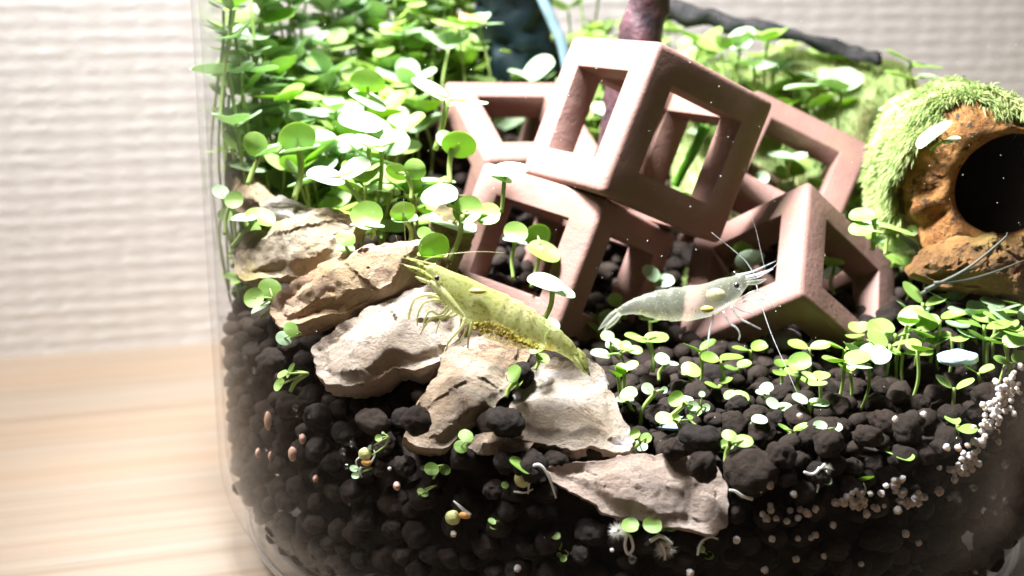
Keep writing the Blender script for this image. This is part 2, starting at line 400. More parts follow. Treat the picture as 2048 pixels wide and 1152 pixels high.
    bm = bmesh.new(); bm.from_mesh(me); bmesh.ops.recalc_face_normals(bm, faces=bm.faces); bm.to_mesh(me); bm.free()
    me.set_sharp_from_angle(angle=R_(28))
    o = ob(name, me, mat); o.location = c
    tag(o, label, 'stone', group)
    ROCKS.append((outline, P0, n, thick))
    return o
CREAM = (0.64, 0.545, 0.49); TAN = (0.40, 0.27, 0.17); RUST = (0.17, 0.065, 0.03)
rock('stone', 'pale beige slab, highest of the stack by the left glass, with yellow algae',
     [(458, 512), (478, 490), (510, 462), (555, 440), (610, 424), (655, 420), (700, 424), (716, 440), (706, 470), (690, 505), (655, 533), (600, 548), (540, 556), (495, 562), (472, 545)],
     (540, 556, -3.9), (-.12, -.86, .42), .5, mat_rock('rock_a', (0.60, 0.50, 0.36), (0.42, 0.30, 0.17), (0.24, 0.12, 0.05), 1.3, (0, 0, .3), .6, algae=.75), 1.3, .14, .08)
rock('stone', 'tan craggy stone second from the top of the stack, left of the yellow shrimp head',
     [(546, 622), (562, 588), (596, 556), (640, 530), (690, 508), (745, 492), (800, 482), (850, 478), (868, 492), (850, 520), (822, 545), (790, 580), (745, 607), (690, 622), (640, 634), (590, 652), (560, 657)],
     (600, 645, -4.75), (-.10, -.84, .50), .7, mat_rock('rock_b', (0.63, 0.46, 0.32), (0.44, 0.255, 0.135), (0.26, 0.10, 0.045), 4.1, (0, 0, .5), .7, algae=.25), 4.1, .20, .085, .6)
rock('stone', 'large white rough oval stone with brown veins under the yellow shrimp legs',
     [(624, 722), (634, 690), (662, 662), (705, 635), (760, 602), (815, 578), (858, 568), (890, 592), (910, 625), (918, 668), (914, 702), (880, 722), (835, 740), (785, 748), (740, 762), (700, 775), (662, 768), (636, 748)],
     (720, 768, -5.45), (-.06, -.76, .62), .62, mat_rock('rock_c', (0.60, 0.50, 0.41), (0.38, 0.26, 0.175), (0.15, 0.085, 0.045), 7.7, (0, 0, .6), .45), 7.7, .16, .06, .6)
rock('stone', 'cream layered stone with a red brown crack, leaning below the belly of the yellow shrimp',
     [(815, 868), (822, 835), (846, 792), (868, 745), (905, 690), (935, 655), (985, 648), (1035, 668), (1064, 690), (1050, 735), (1020, 780), (985, 820), (955, 848), (928, 872), (895, 893), (868, 896), (838, 884)],
     (880, 890, -6.05), (.22, -.76, .58), .55, mat_rock('rock_d', (0.62, 0.50, 0.385), (0.40, 0.245, 0.135), (0.19, 0.08, 0.05), 9.2, (0, 0, -.75), .9), 9.2, .10, .06, .5)
rock('stone', 'broad pale slab stone with lilac and cream bands beneath the tail of the yellow shrimp',
     [(1030, 868), (1022, 835), (1030, 790), (1048, 745), (1085, 715), (1135, 710), (1178, 716), (1205, 750), (1228, 795), (1250, 840), (1266, 878), (1262, 902), (1225, 904), (1180, 894), (1130, 896), (1080, 888), (1050, 880)],
     (1150, 895, -5.95), (-.02, -.68, .72), .42, mat_rock('rock_e', (0.60, 0.51, 0.43), (0.46, 0.335, 0.21), (0.22, 0.13, 0.06), 12.4, (0, 0, .25), .8, blue=.5), 12.4, .06, .04, .4)
rock('stone', 'pinkish granular stone slab low against the front glass with a round pellet on it',
     [(1088, 935), (1140, 926), (1200, 922), (1245, 908), (1300, 905), (1370, 912), (1425, 932), (1450, 962), (1456, 1000), (1450, 1050), (1428, 1072), (1380, 1058), (1330, 1050), (1270, 1040), (1225, 1030), (1190, 1008), (1140, 985), (1100, 960)],
     (1300, 1050, -6.50), (.02, -.84, .52), .38, mat_rock('rock_f', (0.62, 0.49, 0.41), (0.46, 0.32, 0.24), (0.27, 0.12, 0.07), 15.9, (0, 0, -.1), .4), 15.9, .07, .05, .5)
rock('stone', 'small broken beige stone wedged between the layered stone and the broad pale slab',
     [(932, 892), (948, 872), (985, 865), (1030, 872), (1068, 884), (1062, 902), (1010, 908), (960, 905)],
     (1000, 900, -6.1), (0, -.9, .4), .3, mat_rock('rock_g', (0.60, 0.50, 0.43), TAN, RUST, 18.0), 18.0, .08, .08)
rock('stone', 'ochre brown stone half hidden by leaves beside the upper left glass',
     [(452, 300), (478, 316), (500, 345), (522, 372), (560, 402), (610, 425), (600, 452), (540, 440), (490, 428), (455, 400), (446, 350)],
     (480, 415, -1.7), (-.25, -.8, .5), .5, mat_rock('rock_h', (0.58, 0.45, 0.30), (0.38, 0.25, 0.13), RUST, 21.0, algae=.4), 21.0, .14, .14)
rock('stone', 'grey brown stone behind the highest beige slab under the pale seedling leaves',
     [(520, 400), (560, 390), (605, 408), (650, 425), (690, 442), (660, 470), (590, 475), (530, 450)],
     (590, 440, -2.9), (0, -.75, .65), .45, mat_rock('rock_i', (0.55, 0.50, 0.46), (0.33, 0.27, 0.19), RUST, 24.0, algae=.5), 24.0, .1, .1)
rock('stone', 'dark olive stone behind the yellow shrimp antennae left of the black hollow',
     [(868, 420), (900, 395), (940, 400), (952, 450), (930, 505), (905, 545), (880, 552), (862, 500)],
     (900, 540, -3.4), (.1, -.9, .4), .4, mat_rock('rock_j', (0.20, 0.15, 0.06), (0.12, 0.085, 0.03), RUST, 27.0, algae=.5), 27.0, .1, .1)

# ------------------------------------------------------------------ soil bed
def soil_mesh():
    vs = []; fs = []; NA = 120; NR = 34
    vs.append((0, 0, soil_h(0, 0) - .22))
    for j in range(1, NR + 1):
        r = 6.2 * j / NR
        for i in range(NA):
            a = 2 * math.pi * i / NA; x = r * math.cos(a); y = r * math.sin(a)
            vs.append((x, y, soil_h(x, y) - .22 + .06 * noise.noise(Vector((x * 2, y * 2, 0)))))
    for i in range(NA): fs.append((0, 1 + i, 1 + (i + 1) % NA))
    for j in range(NR - 1):
        for i in range(NA):
            a = 1 + j * NA + i; b = 1 + j * NA + (i + 1) % NA; fs.append((a, a + NA, b + NA, b))
    base = 1 + (NR - 1) * NA; cur = base
    for z, r in ((1.9, 6.1), (1.1, 5.8), (.62, 5.3), (.47, 4.8)):
        st = len(vs)
        for i in range(NA):
            a = 2 * math.pi * i / NA; vs.append((r * math.cos(a), r * math.sin(a), z))
        for i in range(NA): fs.append((cur + i, st + i, st + (i + 1) % NA, cur + (i + 1) % NA))
        cur = st
    fs.append(tuple(cur + i for i in range(NA))[::-1])
    return mesh_of('soil', vs, fs)
soil = ob('soil', soil_mesh(), mat_simple('soil_bed', (0.012, 0.009, 0.008), 0.85, 0.2, 4.0, (0.03, 0.021, 0.017), .8, .08))
tag(soil, kind='structure')

# ------------------------------------------------------------------ labels that single a look-alike out by what it lies beside
MARKS = [(585, 490, 'highest beige slab'), (700, 570, 'tan craggy stone'), (770, 680, 'white oval stone'), (935, 790, 'cream layered stone'), (1150, 810, 'broad pale slab'), (1270, 985, 'low pinkish stone slab'),
         (833, 840, 'cream stone pellet'), (1407, 932, 'pinkish stone pellet'), (1505, 948, 'biggest brown pellet'), (730, 908, 'orange sprouting seed'), (906, 1035, 'round sprouting seed'), (1050, 960, 'sprouting bean'),
         (1320, 1060, 'furry rooted leaf pair'), (580, 900, 'reddish oval grains'), (1585, 1030, 'lowest left seed cluster'), (1705, 1000, 'middle left seed cluster'), (1925, 930, 'dense seed patch'), (2000, 810, 'tall seed heap'), (1620, 805, 'wide winged seedling'),
         (1655, 860, 'tall stemmed seedling'), (1460, 885, 'four leaf cluster'), (1330, 800, 'pale seedling cluster'), (1915, 716, 'blue white glint'), (1600, 740, 'big round leaf'), (1320, 680, 'flat leaved seedling'), (1400, 600, 'pale grey shrimp'), (1000, 610, 'yellow shrimp'),
         (1120, 560, 'white topped seedling'), (1110, 500, 'leaning clay cube'), (1300, 240, 'topmost clay cube'), (1640, 560, 'standing clay cube'), (1000, 230, 'far back clay cube'), (1700, 330, 'shaded brown cube'), (2010, 370, 'log hole'), (1030, 60, 'dark teal stump'), (1290, 40, 'driftwood post'),
         (1600, 80, 'dark twig'), (722, 250, 'pale broad leaf'), (735, 185, 'folded yellow green leaf'), (895, 192, 'tilted white leaf pair'), (595, 285, 'dark centred round leaf'), (890, 410, 'bright overlapping leaves'), (680, 348, 'long white leaf pair'), (490, 430, 'slab side leaf pair'), (500, 350, 'ochre brown stone'), (733, 440, 'large bright leaf'),
         (700, 60, 'upper leaf mass'), (480, 90, 'upper left glass edge'), (430, 260, 'left glass leaves'), (1780, 760, 'right open bed'), (1850, 640, 'right seedling crowd'), (660, 790, 'gap under the oval stone')]
ORD = ['leftmost', 'second from left', 'third from left', 'fourth from left', 'fifth from left', 'sixth from left', 'seventh from left']
NUMW = {2: 'two', 3: 'three', 4: 'four', 5: 'five', 6: 'six', 7: 'seven'}
def label_runs(items, noun):
    """items: (object, x, y, size). Sets label and group by the nearest landmark and the side on which the thing lies"""
    bk = {}
    for o, x, y, sz in items:
        mx_, my_, ph = min(MARKS, key=lambda q: (q[0] - x) ** 2 + (q[1] - y) ** 2)
        dx, dy = x - mx_, y - my_
        rel = ('right of' if dx > 0 else 'left of') if abs(dx) > abs(dy) else ('below' if dy > 0 else 'above')
        bk.setdefault((rel, ph), []).append((x, sz, o))
    for (rel, ph), L_ in bk.items():
        L_.sort(key=lambda t: t[0]); n = len(L_); g = '%ss %s the %s' % (noun, rel, ph)
        for i, (x, sz, o) in enumerate(L_):
            o['group'] = g
            if n == 1: o['label'] = '%s just %s the %s' % (noun, rel, ph)
            elif n <= 7: o['label'] = '%s of the %s %ss %s the %s' % ('left' if n == 2 and i == 0 else 'right' if n == 2 else ORD[i], NUMW[n], noun.split(' ', 1)[-1] if len(noun.split()) > 3 else noun, rel, ph)
            elif i == 0: o['label'] = 'leftmost %s in the crowd %s the %s' % (noun, rel, ph)
            elif i == n - 1: o['label'] = 'rightmost %s in the crowd %s the %s' % (noun, rel, ph)
            else: o['label'] = '%s in the crowd %s the %s' % (noun, rel, ph)
RUNS = {}

# ------------------------------------------------------------------ soil pellets
def pellet_mesh(i, sub):
    bm = bmesh.new(); bmesh.ops.create_icosphere(bm, subdivisions=sub, radius=1.0)
    st = Vector((1 + random.uniform(-.05, .24), 1 + random.uniform(-.1, .1), random.uniform(.80, .98)))
    for v in bm.verts:
        d = noise.fractal(v.co * .9 + Vector((i * 5.3, 0, 0)), .9, 2, 3) * .26
        d += noise.fractal(v.co * 3.4 + Vector((0, i * 3.3, 0)), .7, 2, 3) * .055
        v.co = v.co * (1 + d); v.co = Vector((v.co.x * st.x, v.co.y * st.y, v.co.z * st.z))
    me = bpy.data.meshes.new('soil_pellet'); bm.to_mesh(me); bm.free()
    me.polygons.foreach_set('use_smooth', [True] * len(me.polygons)); me.materials.append(M_PEL); return me
PM = [pellet_mesh(i, 4) for i in range(10)]; PMlo = [pellet_mesh(i + 20, 2) for i in range(6)]
def blocked(p, rad):
    x, y, z = proj(p)
    for o, P0, n, th in ROCKS:
        s = (p - P0).dot(n)
        if s > -th - rad * 1.1 and s < 2.0:
            cx = sum(q[0] for q in o) / len(o); cyy = sum(q[1] for q in o) / len(o)
            k = 1 - rad * F / z / 160.0 * .55
            q = (cx + (x - cx) * k, cyy + (y - cyy) * k)
            if in_poly(q[0], q[1], o): return True
    return False
cand = []
def too_close(p, r, k=1.45):
    for q, s in cand:
        if (p - q).length < (r + s) / 2 * k: return True
    return False
# explicit pellets first
EXP = [((833, 840), 27, -6.28, 'round black pellet lodged on the left end of the cream layered stone'),
       ((1010, 843), 36, -6.15, 'large rounded black pellet between the layered stone and the broad pale slab'),
       ((1407, 932), 33, -6.45, 'round dark pellet resting alone on the low pinkish stone slab'),
       ((1042, 748), 28, -5.3, 'dark pellet tucked behind the top of the layered stone beside a green leaf'),
       ((1345, 898), 24, -6.1, 'rough knobbly dark pellet on the back edge of the low pinkish stone'),
       ((1505, 948), 50, -6.15, 'biggest brown pellet, right of the low pinkish stone'),
       ((1400, 880), 42, -5.75, 'wide brown pellet just above the pellet on the pinkish stone')]
for (x, y), rp, Y, lab in EXP:
    p = PY(x, y, Y); r = rp / F * proj(p)[2]; cand.append((p, r))
NE = len(EXP)
rnd = random.Random(3)
# against the glass
for row in range(12):
    z0 = .72 + row * .27
    for k in range(64):
        a = R_(-90 + (k - 32) * 2.75 + (row % 2) * 1.4 + rnd.uniform(-.7, .7)); z = z0 + rnd.uniform(-.07, .07)
        r = rnd.uniform(.12, .215)
        rim = R_IN - r * 1.08 - rnd.uniform(0, .14)
        if z < 1.4: rim -= (1.4 - z) ** 2 * .8
        p = Vector((rim * math.cos(a), rim * math.sin(a), z))
        if z > soil_h(p.x, p.y) + .1: continue
        if blocked(p, r) or too_close(p, r, 1.6): continue
        cand.append((p, r))
# on top
for k in range(12000):
    a = rnd.uniform(0, 2 * math.pi); q = math.sqrt(rnd.random()) * 6.35; r = rnd.uniform(.115, .195) * (1.3 if rnd.random() < .12 else 1)
    x, y = q * math.cos(a), q * math.sin(a)
    if y > 1.5 and rnd.random() < .5: continue
    if math.hypot(x, y) + r * 1.1 > R_IN: continue
    p = Vector((x, y, soil_h(x, y) - .03 + rnd.uniform(-.12, .12)))
    if blocked(p, r) or too_close(p, r, 1.62): continue
    cand.append((p, r))
# which pellets the picture shows largest: paint discs far to near on a grid
H_, W_ = 288, 512; buf = np.full((H_, W_), -1, int); yy, xx = np.mgrid[0:H_, 0:W_]
items = sorted([(proj(p)[2], i) for i, (p, r) in enumerate(cand)] + [(proj(PPl(sum(q[0] for q in o) / len(o), sum(q[1] for q in o) / len(o), P0, n))[2], -2 - j) for j, (o, P0, n, th) in enumerate(ROCKS)], reverse=True)
for dz, i in items:
    if i >= 0:
        p, r = cand[i]; x, y, z = proj(p); x /= 4; y /= 4; rr = r * F / z / 4
        if x < -20 or x > W_ + 20 or y < -20 or y > H_ + 20: continue
        x0, x1 = max(0, int(x - rr)), min(W_, int(x + rr) + 2); y0, y1 = max(0, int(y - rr)), min(H_, int(y + rr) + 2)
        if x0 >= x1 or y0 >= y1: continue
        sx, sy = xx[y0:y1, x0:x1], yy[y0:y1, x0:x1]; mk = (sx - x) ** 2 + (sy - y) ** 2 < rr * rr; buf[y0:y1, x0:x1][mk] = i
    else:
        o = ROCKS[-2 - i][0]; xs = [q[0] / 4 for q in o]; ys = [q[1] / 4 for q in o]
        for Yp in range(int(min(ys)), int(max(ys)) + 1):
            for Xp in range(int(min(xs)), int(max(xs)) + 1):
                if 0 <= Yp < H_ and 0 <= Xp < W_ and in_poly(Xp * 4, Yp * 4, o): buf[Yp, Xp] = -2
cnt = np.bincount(buf[buf >= 0].ravel(), minlength=len(cand))
order = sorted(range(NE, len(cand)), key=lambda i: -cnt[i])
chosen = set(order[:292]) | set(range(NE)); chosen = {i for i in chosen if cnt[i] > 3 or i < NE}
rest = MB()
for i, (p, r) in enumerate(cand):
    e = Euler((rnd.uniform(-.5, .5), rnd.uniform(-.5, .5), rnd.uniform(0, 6.28)))
    mw = Matrix.LocRotScale(p, e, Vector((r, r, r)))
    if i in chosen:
        o = ob('soil_pellet', PM[rnd.randrange(10)], M_PEL, None, mw)
        x, y, z = proj(p); h = soil_h(p.x, p.y)
        if i < NE: tag(o, EXP[i][3], 'soil pellet', 'dark soil pellets')
        else: tag(o, None, 'soil pellet'); RUNS.setdefault('soil pellet', []).append((o, x, y, r))
    else:
        me = PMlo[rnd.randrange(6)]
        if not hasattr(me, 'co_'): pass
        rest.add([mw @ v.co for v in me.vertices], [tuple(q.vertices) for q in me.polygons])
o = ob('soil_granules', rest.mesh('soil_granules'), M_PEL); tag(o, 'dark soil granules filling the rest of the planted bed', 'soil', None, 'stuff')

# ------------------------------------------------------------------ clay cube shelters
def mat_clay():
    m, nt, out = new_mat('pink_clay'); c = coords(nt)
    n1 = N(nt, 'TexNoise', Scale=1.2, Detail=6.0, Roughness=0.6); L(nt, c, n1.inputs['Vector'])
    n2 = N(nt, 'TexNoise', Scale=34.0, Detail=5.0, Roughness=0.7); L(nt, c, n2.inputs['Vector'])
    n3 = N(nt, 'TexNoise', Scale=5.0, Detail=6.0, Roughness=0.6); L(nt, c, n3.inputs['Vector'])
    col = ramp(nt, [(0.3, (0.172, 0.088, 0.068)), (0.7, (0.225, 0.130, 0.112))], n1.outputs[0]).outputs[0]
    col = mixc(nt, col, (0.19, 0.085, 0.05), math_(nt, 'MULTIPLY', ramp(nt, [(.5, (0, 0, 0)), (.75, (1, 1, 1))], n3.outputs[0]).outputs[0], .5))
    n4 = N(nt, 'TexNoise', Scale=2.6, Detail=7.0, Roughness=.7, Distortion=.6); L(nt, coords(nt, rot=(1, .4, 2)), n4.inputs['Vector'])
    col = mixc(nt, col, (0.17, 0.13, 0.065), math_(nt, 'MULTIPLY', ramp(nt, [(.52, (0, 0, 0)), (.72, (1, 1, 1))], n4.outputs[0]).outputs[0], .45))
    pr = N(nt, 'BsdfPrincipled', Roughness=0.7); pr.inputs['Specular IOR Level'].default_value = .3; L(nt, col, pr.inputs['Base Color'])
    b = bump(nt, n2.outputs[0], .55, .02); b = bump(nt, n3.outputs[0], .5, .05, b); L(nt, b, pr.inputs['Normal'])
    L(nt, pr.outputs[0], out.inputs[0]); return m
M_CLAY = mat_clay()
def cube_frame_mesh(t):
    bm = bmesh.new(); g = [-.5, -.5 + t, .5 - t, .5]; V = {}
    def v(i, j, k):
        if (i, j, k) not in V: V[(i, j, k)] = bm.verts.new((g[i], g[j], g[k]))
        return V[(i, j, k)]
    solid = {(i, j, k) for i in range(3) for j in range(3) for k in range(3) if (i == 1) + (j == 1) + (k == 1) <= 1}
    for (i, j, k) in solid:
        for ax, s in ((0, -1), (0, 1), (1, -1), (1, 1), (2, -1), (2, 1)):
            nb = [i, j, k]; nb[ax] += s
            if tuple(nb) in solid: continue
            b = [i, j, k]; base = b[:]; base[ax] += (s > 0)
            a1, a2 = [a for a in range(3) if a != ax]
            cs = []
            for d1, d2 in ((0, 0), (1, 0), (1, 1), (0, 1)):
                q = base[:]; q[a1] += d1; q[a2] += d2; cs.append(v(*q))
            bm.faces.new(cs)
    bmesh.ops.recalc_face_normals(bm, faces=bm.faces)
    sh = [e for e in bm.edges if len(e.link_faces) == 2 and e.link_faces[0].normal.dot(e.link_faces[1].normal) < .5]
    outer = [e for e in sh if all(max(abs(c) for c in vv.co) > .49 for vv in e.verts)]
    rim = [e for e in outer if sum(abs(abs(c) - .5) < 1e-4 for c in e.verts[0].co) >= 2 and sum(abs(abs(c) - .5) < 1e-4 for c in e.verts[1].co) >= 2]
    bmesh.ops.bevel(bm, geom=rim, offset=.042, segments=4, affect='EDGES', profile=.5)
    sh = [e for e in bm.edges if len(e.link_faces) == 2 and e.link_faces[0].normal.dot(e.link_faces[1].normal) < .3]
    bmesh.ops.bevel(bm, geom=sh, offset=.010, segments=2, affect='EDGES', profile=.5)
    bmesh.ops.triangulate(bm, faces=[f for f in bm.faces if len(f.verts) > 4])
    for q in bm.verts:
        q.co += Vector([noise.noise(q.co * 3 + Vector((a * 7, 0, 0))) for a in range(3)]) * .006
    for f in bm.faces: f.smooth = True
    me = bpy.data.meshes.new('clay_cube'); bm.to_mesh(me); bm.free()
    try: me.set_sharp_from_angle(angle=R_(40))
    except Exception: pass
    me.materials.append(M_CLAY); return me
CUBE = cube_frame_mesh(.21)
CUBES = [
 ('open pink clay cube frame balanced on top of the others in the centre', [[1.797, -1.333, 0.793, 0.21], [1.163, 1.899, 0.511, -1.233], [-0.907, -0.039, 2.042, 6.48]]),
 ('open clay cube frame leaning under the topmost cube behind the yellow shrimp', [[1.151, -1.987, 0.621, -1.084], [1.778, 1.241, 0.576, -1.304], [-0.955, 0.359, 1.934, 4.547]]),
 ('open clay cube frame standing on a corner behind the pale grey shrimp', [[1.64, -1.7, 0.319, 2.481], [0.794, 1.124, 1.868, -1.255], [-1.411, -1.071, 1.225, 3.939]]),
 ('blurred pale clay cube frame far back left of the topmost cube among leaves', [[1.948, -0.965, 0.508, -2.145], [1.113, 1.772, -0.976, 1.79], [-0.213, 1.104, 1.966, 5.505]]),
 ('shaded brown clay cube frame behind the topmost cube beside the mossy log', [[-0.594, -2.037, 0.827, 2.448], [1.57, 0.181, 1.688, 1.728], [-1.542, 0.881, 1.293, 5.077]])]
for lab, M in CUBES:
    o = ob('clay_cube', CUBE, M_CLAY); m4 = Matrix([[*M[0]], [*M[1]], [*M[2]], [0, 0, 0, 1]]); o.matrix_basis = m4
    tag(o, lab, 'clay cube', 'open clay cube frames')

# ------------------------------------------------------------------ seedlings
def leaf_mesh(i, elong=1.0, cup=.12, notch=.1, fold=.0):
    vs = [(0, 0, 0)]; fs = []; NA = 26; rr = [.25, .5, .72, .88, .97, 1.0]
    rn = random.Random(i)
    ph = rn.uniform(0, 6)
    for r in rr:
        for k in range(NA):
            a = 2 * math.pi * k / NA
            x = math.cos(a) * elong; y = math.sin(a)
            # petiole end at -x: slightly pointed, tip rounded with a tiny notch
            rad = 1 + .05 * math.cos(2 * a + ph) - notch * math.exp(-((a - 0) ** 2) / .05) * .6 - notch * math.exp(-((a - 2 * math.pi) ** 2) / .05) * .6
            px, py = x * r * rad, y * r * rad
            z = cup * (r * r) + fold * abs(py) - .10 * px * px * .5 + .03 * math.sin(3 * a + ph) * r * r
            vs.append((px, py, z))
    for k in range(NA): fs.append((0, 1 + k, 1 + (k + 1) % NA))
    for j in range(len(rr) - 1):
        for k in range(NA):
            a = 1 + j * NA + k; b = 1 + j * NA + (k + 1) % NA; fs.append((a, a + NA, b + NA, b))
    n = len(vs)
    # underside: a thin thickness
    for (x, y, z) in list(vs): 
        r2 = x * x + y * y; vs.append((x, y, z - .05 * max(0, 1 - r2) - .012))
    fs += [tuple(n + q for q in f)[::-1] for f in fs]
    return mesh_of('leaf', vs, fs)
LEAFM = {}
for kind in range(3):
    for i in range(5):
        me = leaf_mesh(i, 1.0 + .04 * i, [.16, .05, .22, -.10, .1][i], [.12, .05, .16, .1, .08][i], [.1, .0, .18, .05, .1][i]); me.materials.append(M_LEAF[kind]); LEAFM[(kind, i)] = me
LR = random.Random(11)
def put_leaf(parent, attach, direction, normal, r, kind, name='leaf'):
    """a leaf whose petiole end is at ATTACH, growing along DIRECTION, its upper side towards NORMAL"""
    x = Vector(direction).normalized(); nz = Vector(normal); nz = (nz - x * nz.dot(x)).normalized(); y = nz.cross(x)
    me = LEAFM[(kind, LR.randrange(5))]
    c = Vector(attach) + x * r * 1.12
    mw = Matrix(((x.x, y.x, nz.x, c.x), (x.y, y.y, nz.y, c.y), (x.z, y.z, nz.z, c.z), (0, 0, 0, 1))) @ Matrix.Scale(r, 4)
    return ob(name, me, None, parent, mw)
def stem_part(parent, pts, r0, r1, mat=M_STEM, name='stem'):
    b = MB(); sp = smooth_path(pts, 5); b.tube(sp, taper(len(sp), r0, r1), 7); return ob(name, b.mesh(name, parent.location), mat, parent)
def cotyledons(name, top, foot, r, nleaf, kind, label, group, az=None, lift=None, thick=.035):
    root = empty(name, foot); tag(root, label, 'seedling', group)
    mid = foot.lerp(top, .5) + Vector((LR.uniform(-.08, .08), LR.uniform(-.08, .08), 0)) * (top - foot).length
    stem_part(root, [foot, mid, top], thick * .8, thick)
    az = LR.uniform(0, math.pi) if az is None else az
    lift = LR.uniform(-.15, .55) if lift is None else lift
    ax = (top - mid).normalized(); roll = LR.uniform(-.5, .5)
    for k in range(nleaf):
        a = az + (math.pi * (k % 2)) + (math.pi / 2 if k >= 2 else 0) + LR.uniform(-.25, .25)
        d = Vector((math.cos(a), math.sin(a), 0))
        l = lift + LR.uniform(-.15, .15) + (.35 if k >= 2 else 0)
        dd = d * math.cos(l) + Vector((0, 0, 1)) * math.sin(l) + ax * .15
        nn = Vector((0, 0, 1)) - d * math.sin(l) + Vector((LR.uniform(-.35, .35), LR.uniform(-.35, .35) - .12, 0))
        put_leaf(root, top + (d * .02), dd, nn, r * (1 if k < 2 else .78) * LR.uniform(.82, 1.1), kind)
    return root
def leaf_px(parent, x, y, a, b, th, depthpt, under=False, kind=0, r=None):
    """a leaf that shows as an ellipse with half axes A, B (photo pixels), its major axis turned by TH degrees"""
    d = (depthpt - CAM).dot(FW); c = PD(x, y, d); s = d / F
    m = RT * math.cos(R_(th)) - UP * math.sin(R_(th)) * 1.0
    m2 = RT * math.sin(R_(th)) + UP * math.cos(R_(th))
    if m2.z < 0: m2 = -m2
    ct = min(.98, b / a * 1.05); stt = math.sqrt(1 - ct * ct)
    toc = (CAM - c).normalized()
    nrm = toc * ct + m2 * stt
    if under: nrm = -(toc * ct) + m2 * stt
    me = LEAFM[(kind, LR.randrange(5))]; rr = a * s / 1.08
    xx_ = (m - nrm * m.dot(nrm)).normalized(); y_ = nrm.cross(xx_)
    mw = Matrix(((xx_.x, y_.x, nrm.x, c.x), (xx_.y, y_.y, nrm.y, c.y), (xx_.z, y_.z, nrm.z, c.z), (0, 0, 0, 1))) @ Matrix.Scale(rr, 4)
    ob('leaf', me, None, parent, mw); return c
def clamp_in(p, m=.15):
    r = math.hypot(p.x, p.y)
    if r > R_IN - m: p = Vector((p.x * (R_IN - m) / r, p.y * (R_IN - m) / r, p.z))
    return p
def plant_px(label, leaves, foot, Y=None, H=1.0, group=None, sw=.03, kind=0, name='seedling'):
    """leaves: (x, y, a, b, th[, under[, kind]]), foot: pixel of the stem foot (or None = straight down to the soil)"""
    cx = sum(l[0] for l in leaves) / len(leaves); cyy = sum(l[1] for l in leaves) / len(leaves)
    tp = PY(cx, cyy, Y) if Y is not None else top_hit(cx, cyy, H)
    tp = clamp_in(tp)
    if foot is None:
        q = Vector((tp.x + LR.uniform(-.1, .1), tp.y + .1, 0)); q = clamp_in(q, .1); q.z = min(soil_h(q.x, q.y) - .1, tp.z - .2)
    else: q = clamp_in(PD(foot[0], foot[1], (tp - CAM).dot(FW) + .05), .05)
    root = empty(name, q); tag(root, label, 'seedling', group)
    cs = [leaf_px(root, l[0], l[1], l[2], l[3], l[4], tp + FW * (.12 * (i - .5)), l[5] if len(l) > 5 else False, l[6] if len(l) > 6 else kind) for i, l in enumerate(leaves)]
    node = tp + Vector((0, 0, -.04)); mid = q.lerp(node, .5) + Vector((LR.uniform(-.06, .06), .03, 0))
    stem_part(root, [q, mid, node], sw * .9, sw)
    if len(leaves) > 1:
        for c in cs: 
            b = MB(); b.tube([node, node.lerp(c, .35) + Vector((0, 0, .01)), c], [sw * .8, sw * .6, sw * .35], 6); ob('stalk', b.mesh('stalk', root.location), M_STEM, root)
    return root

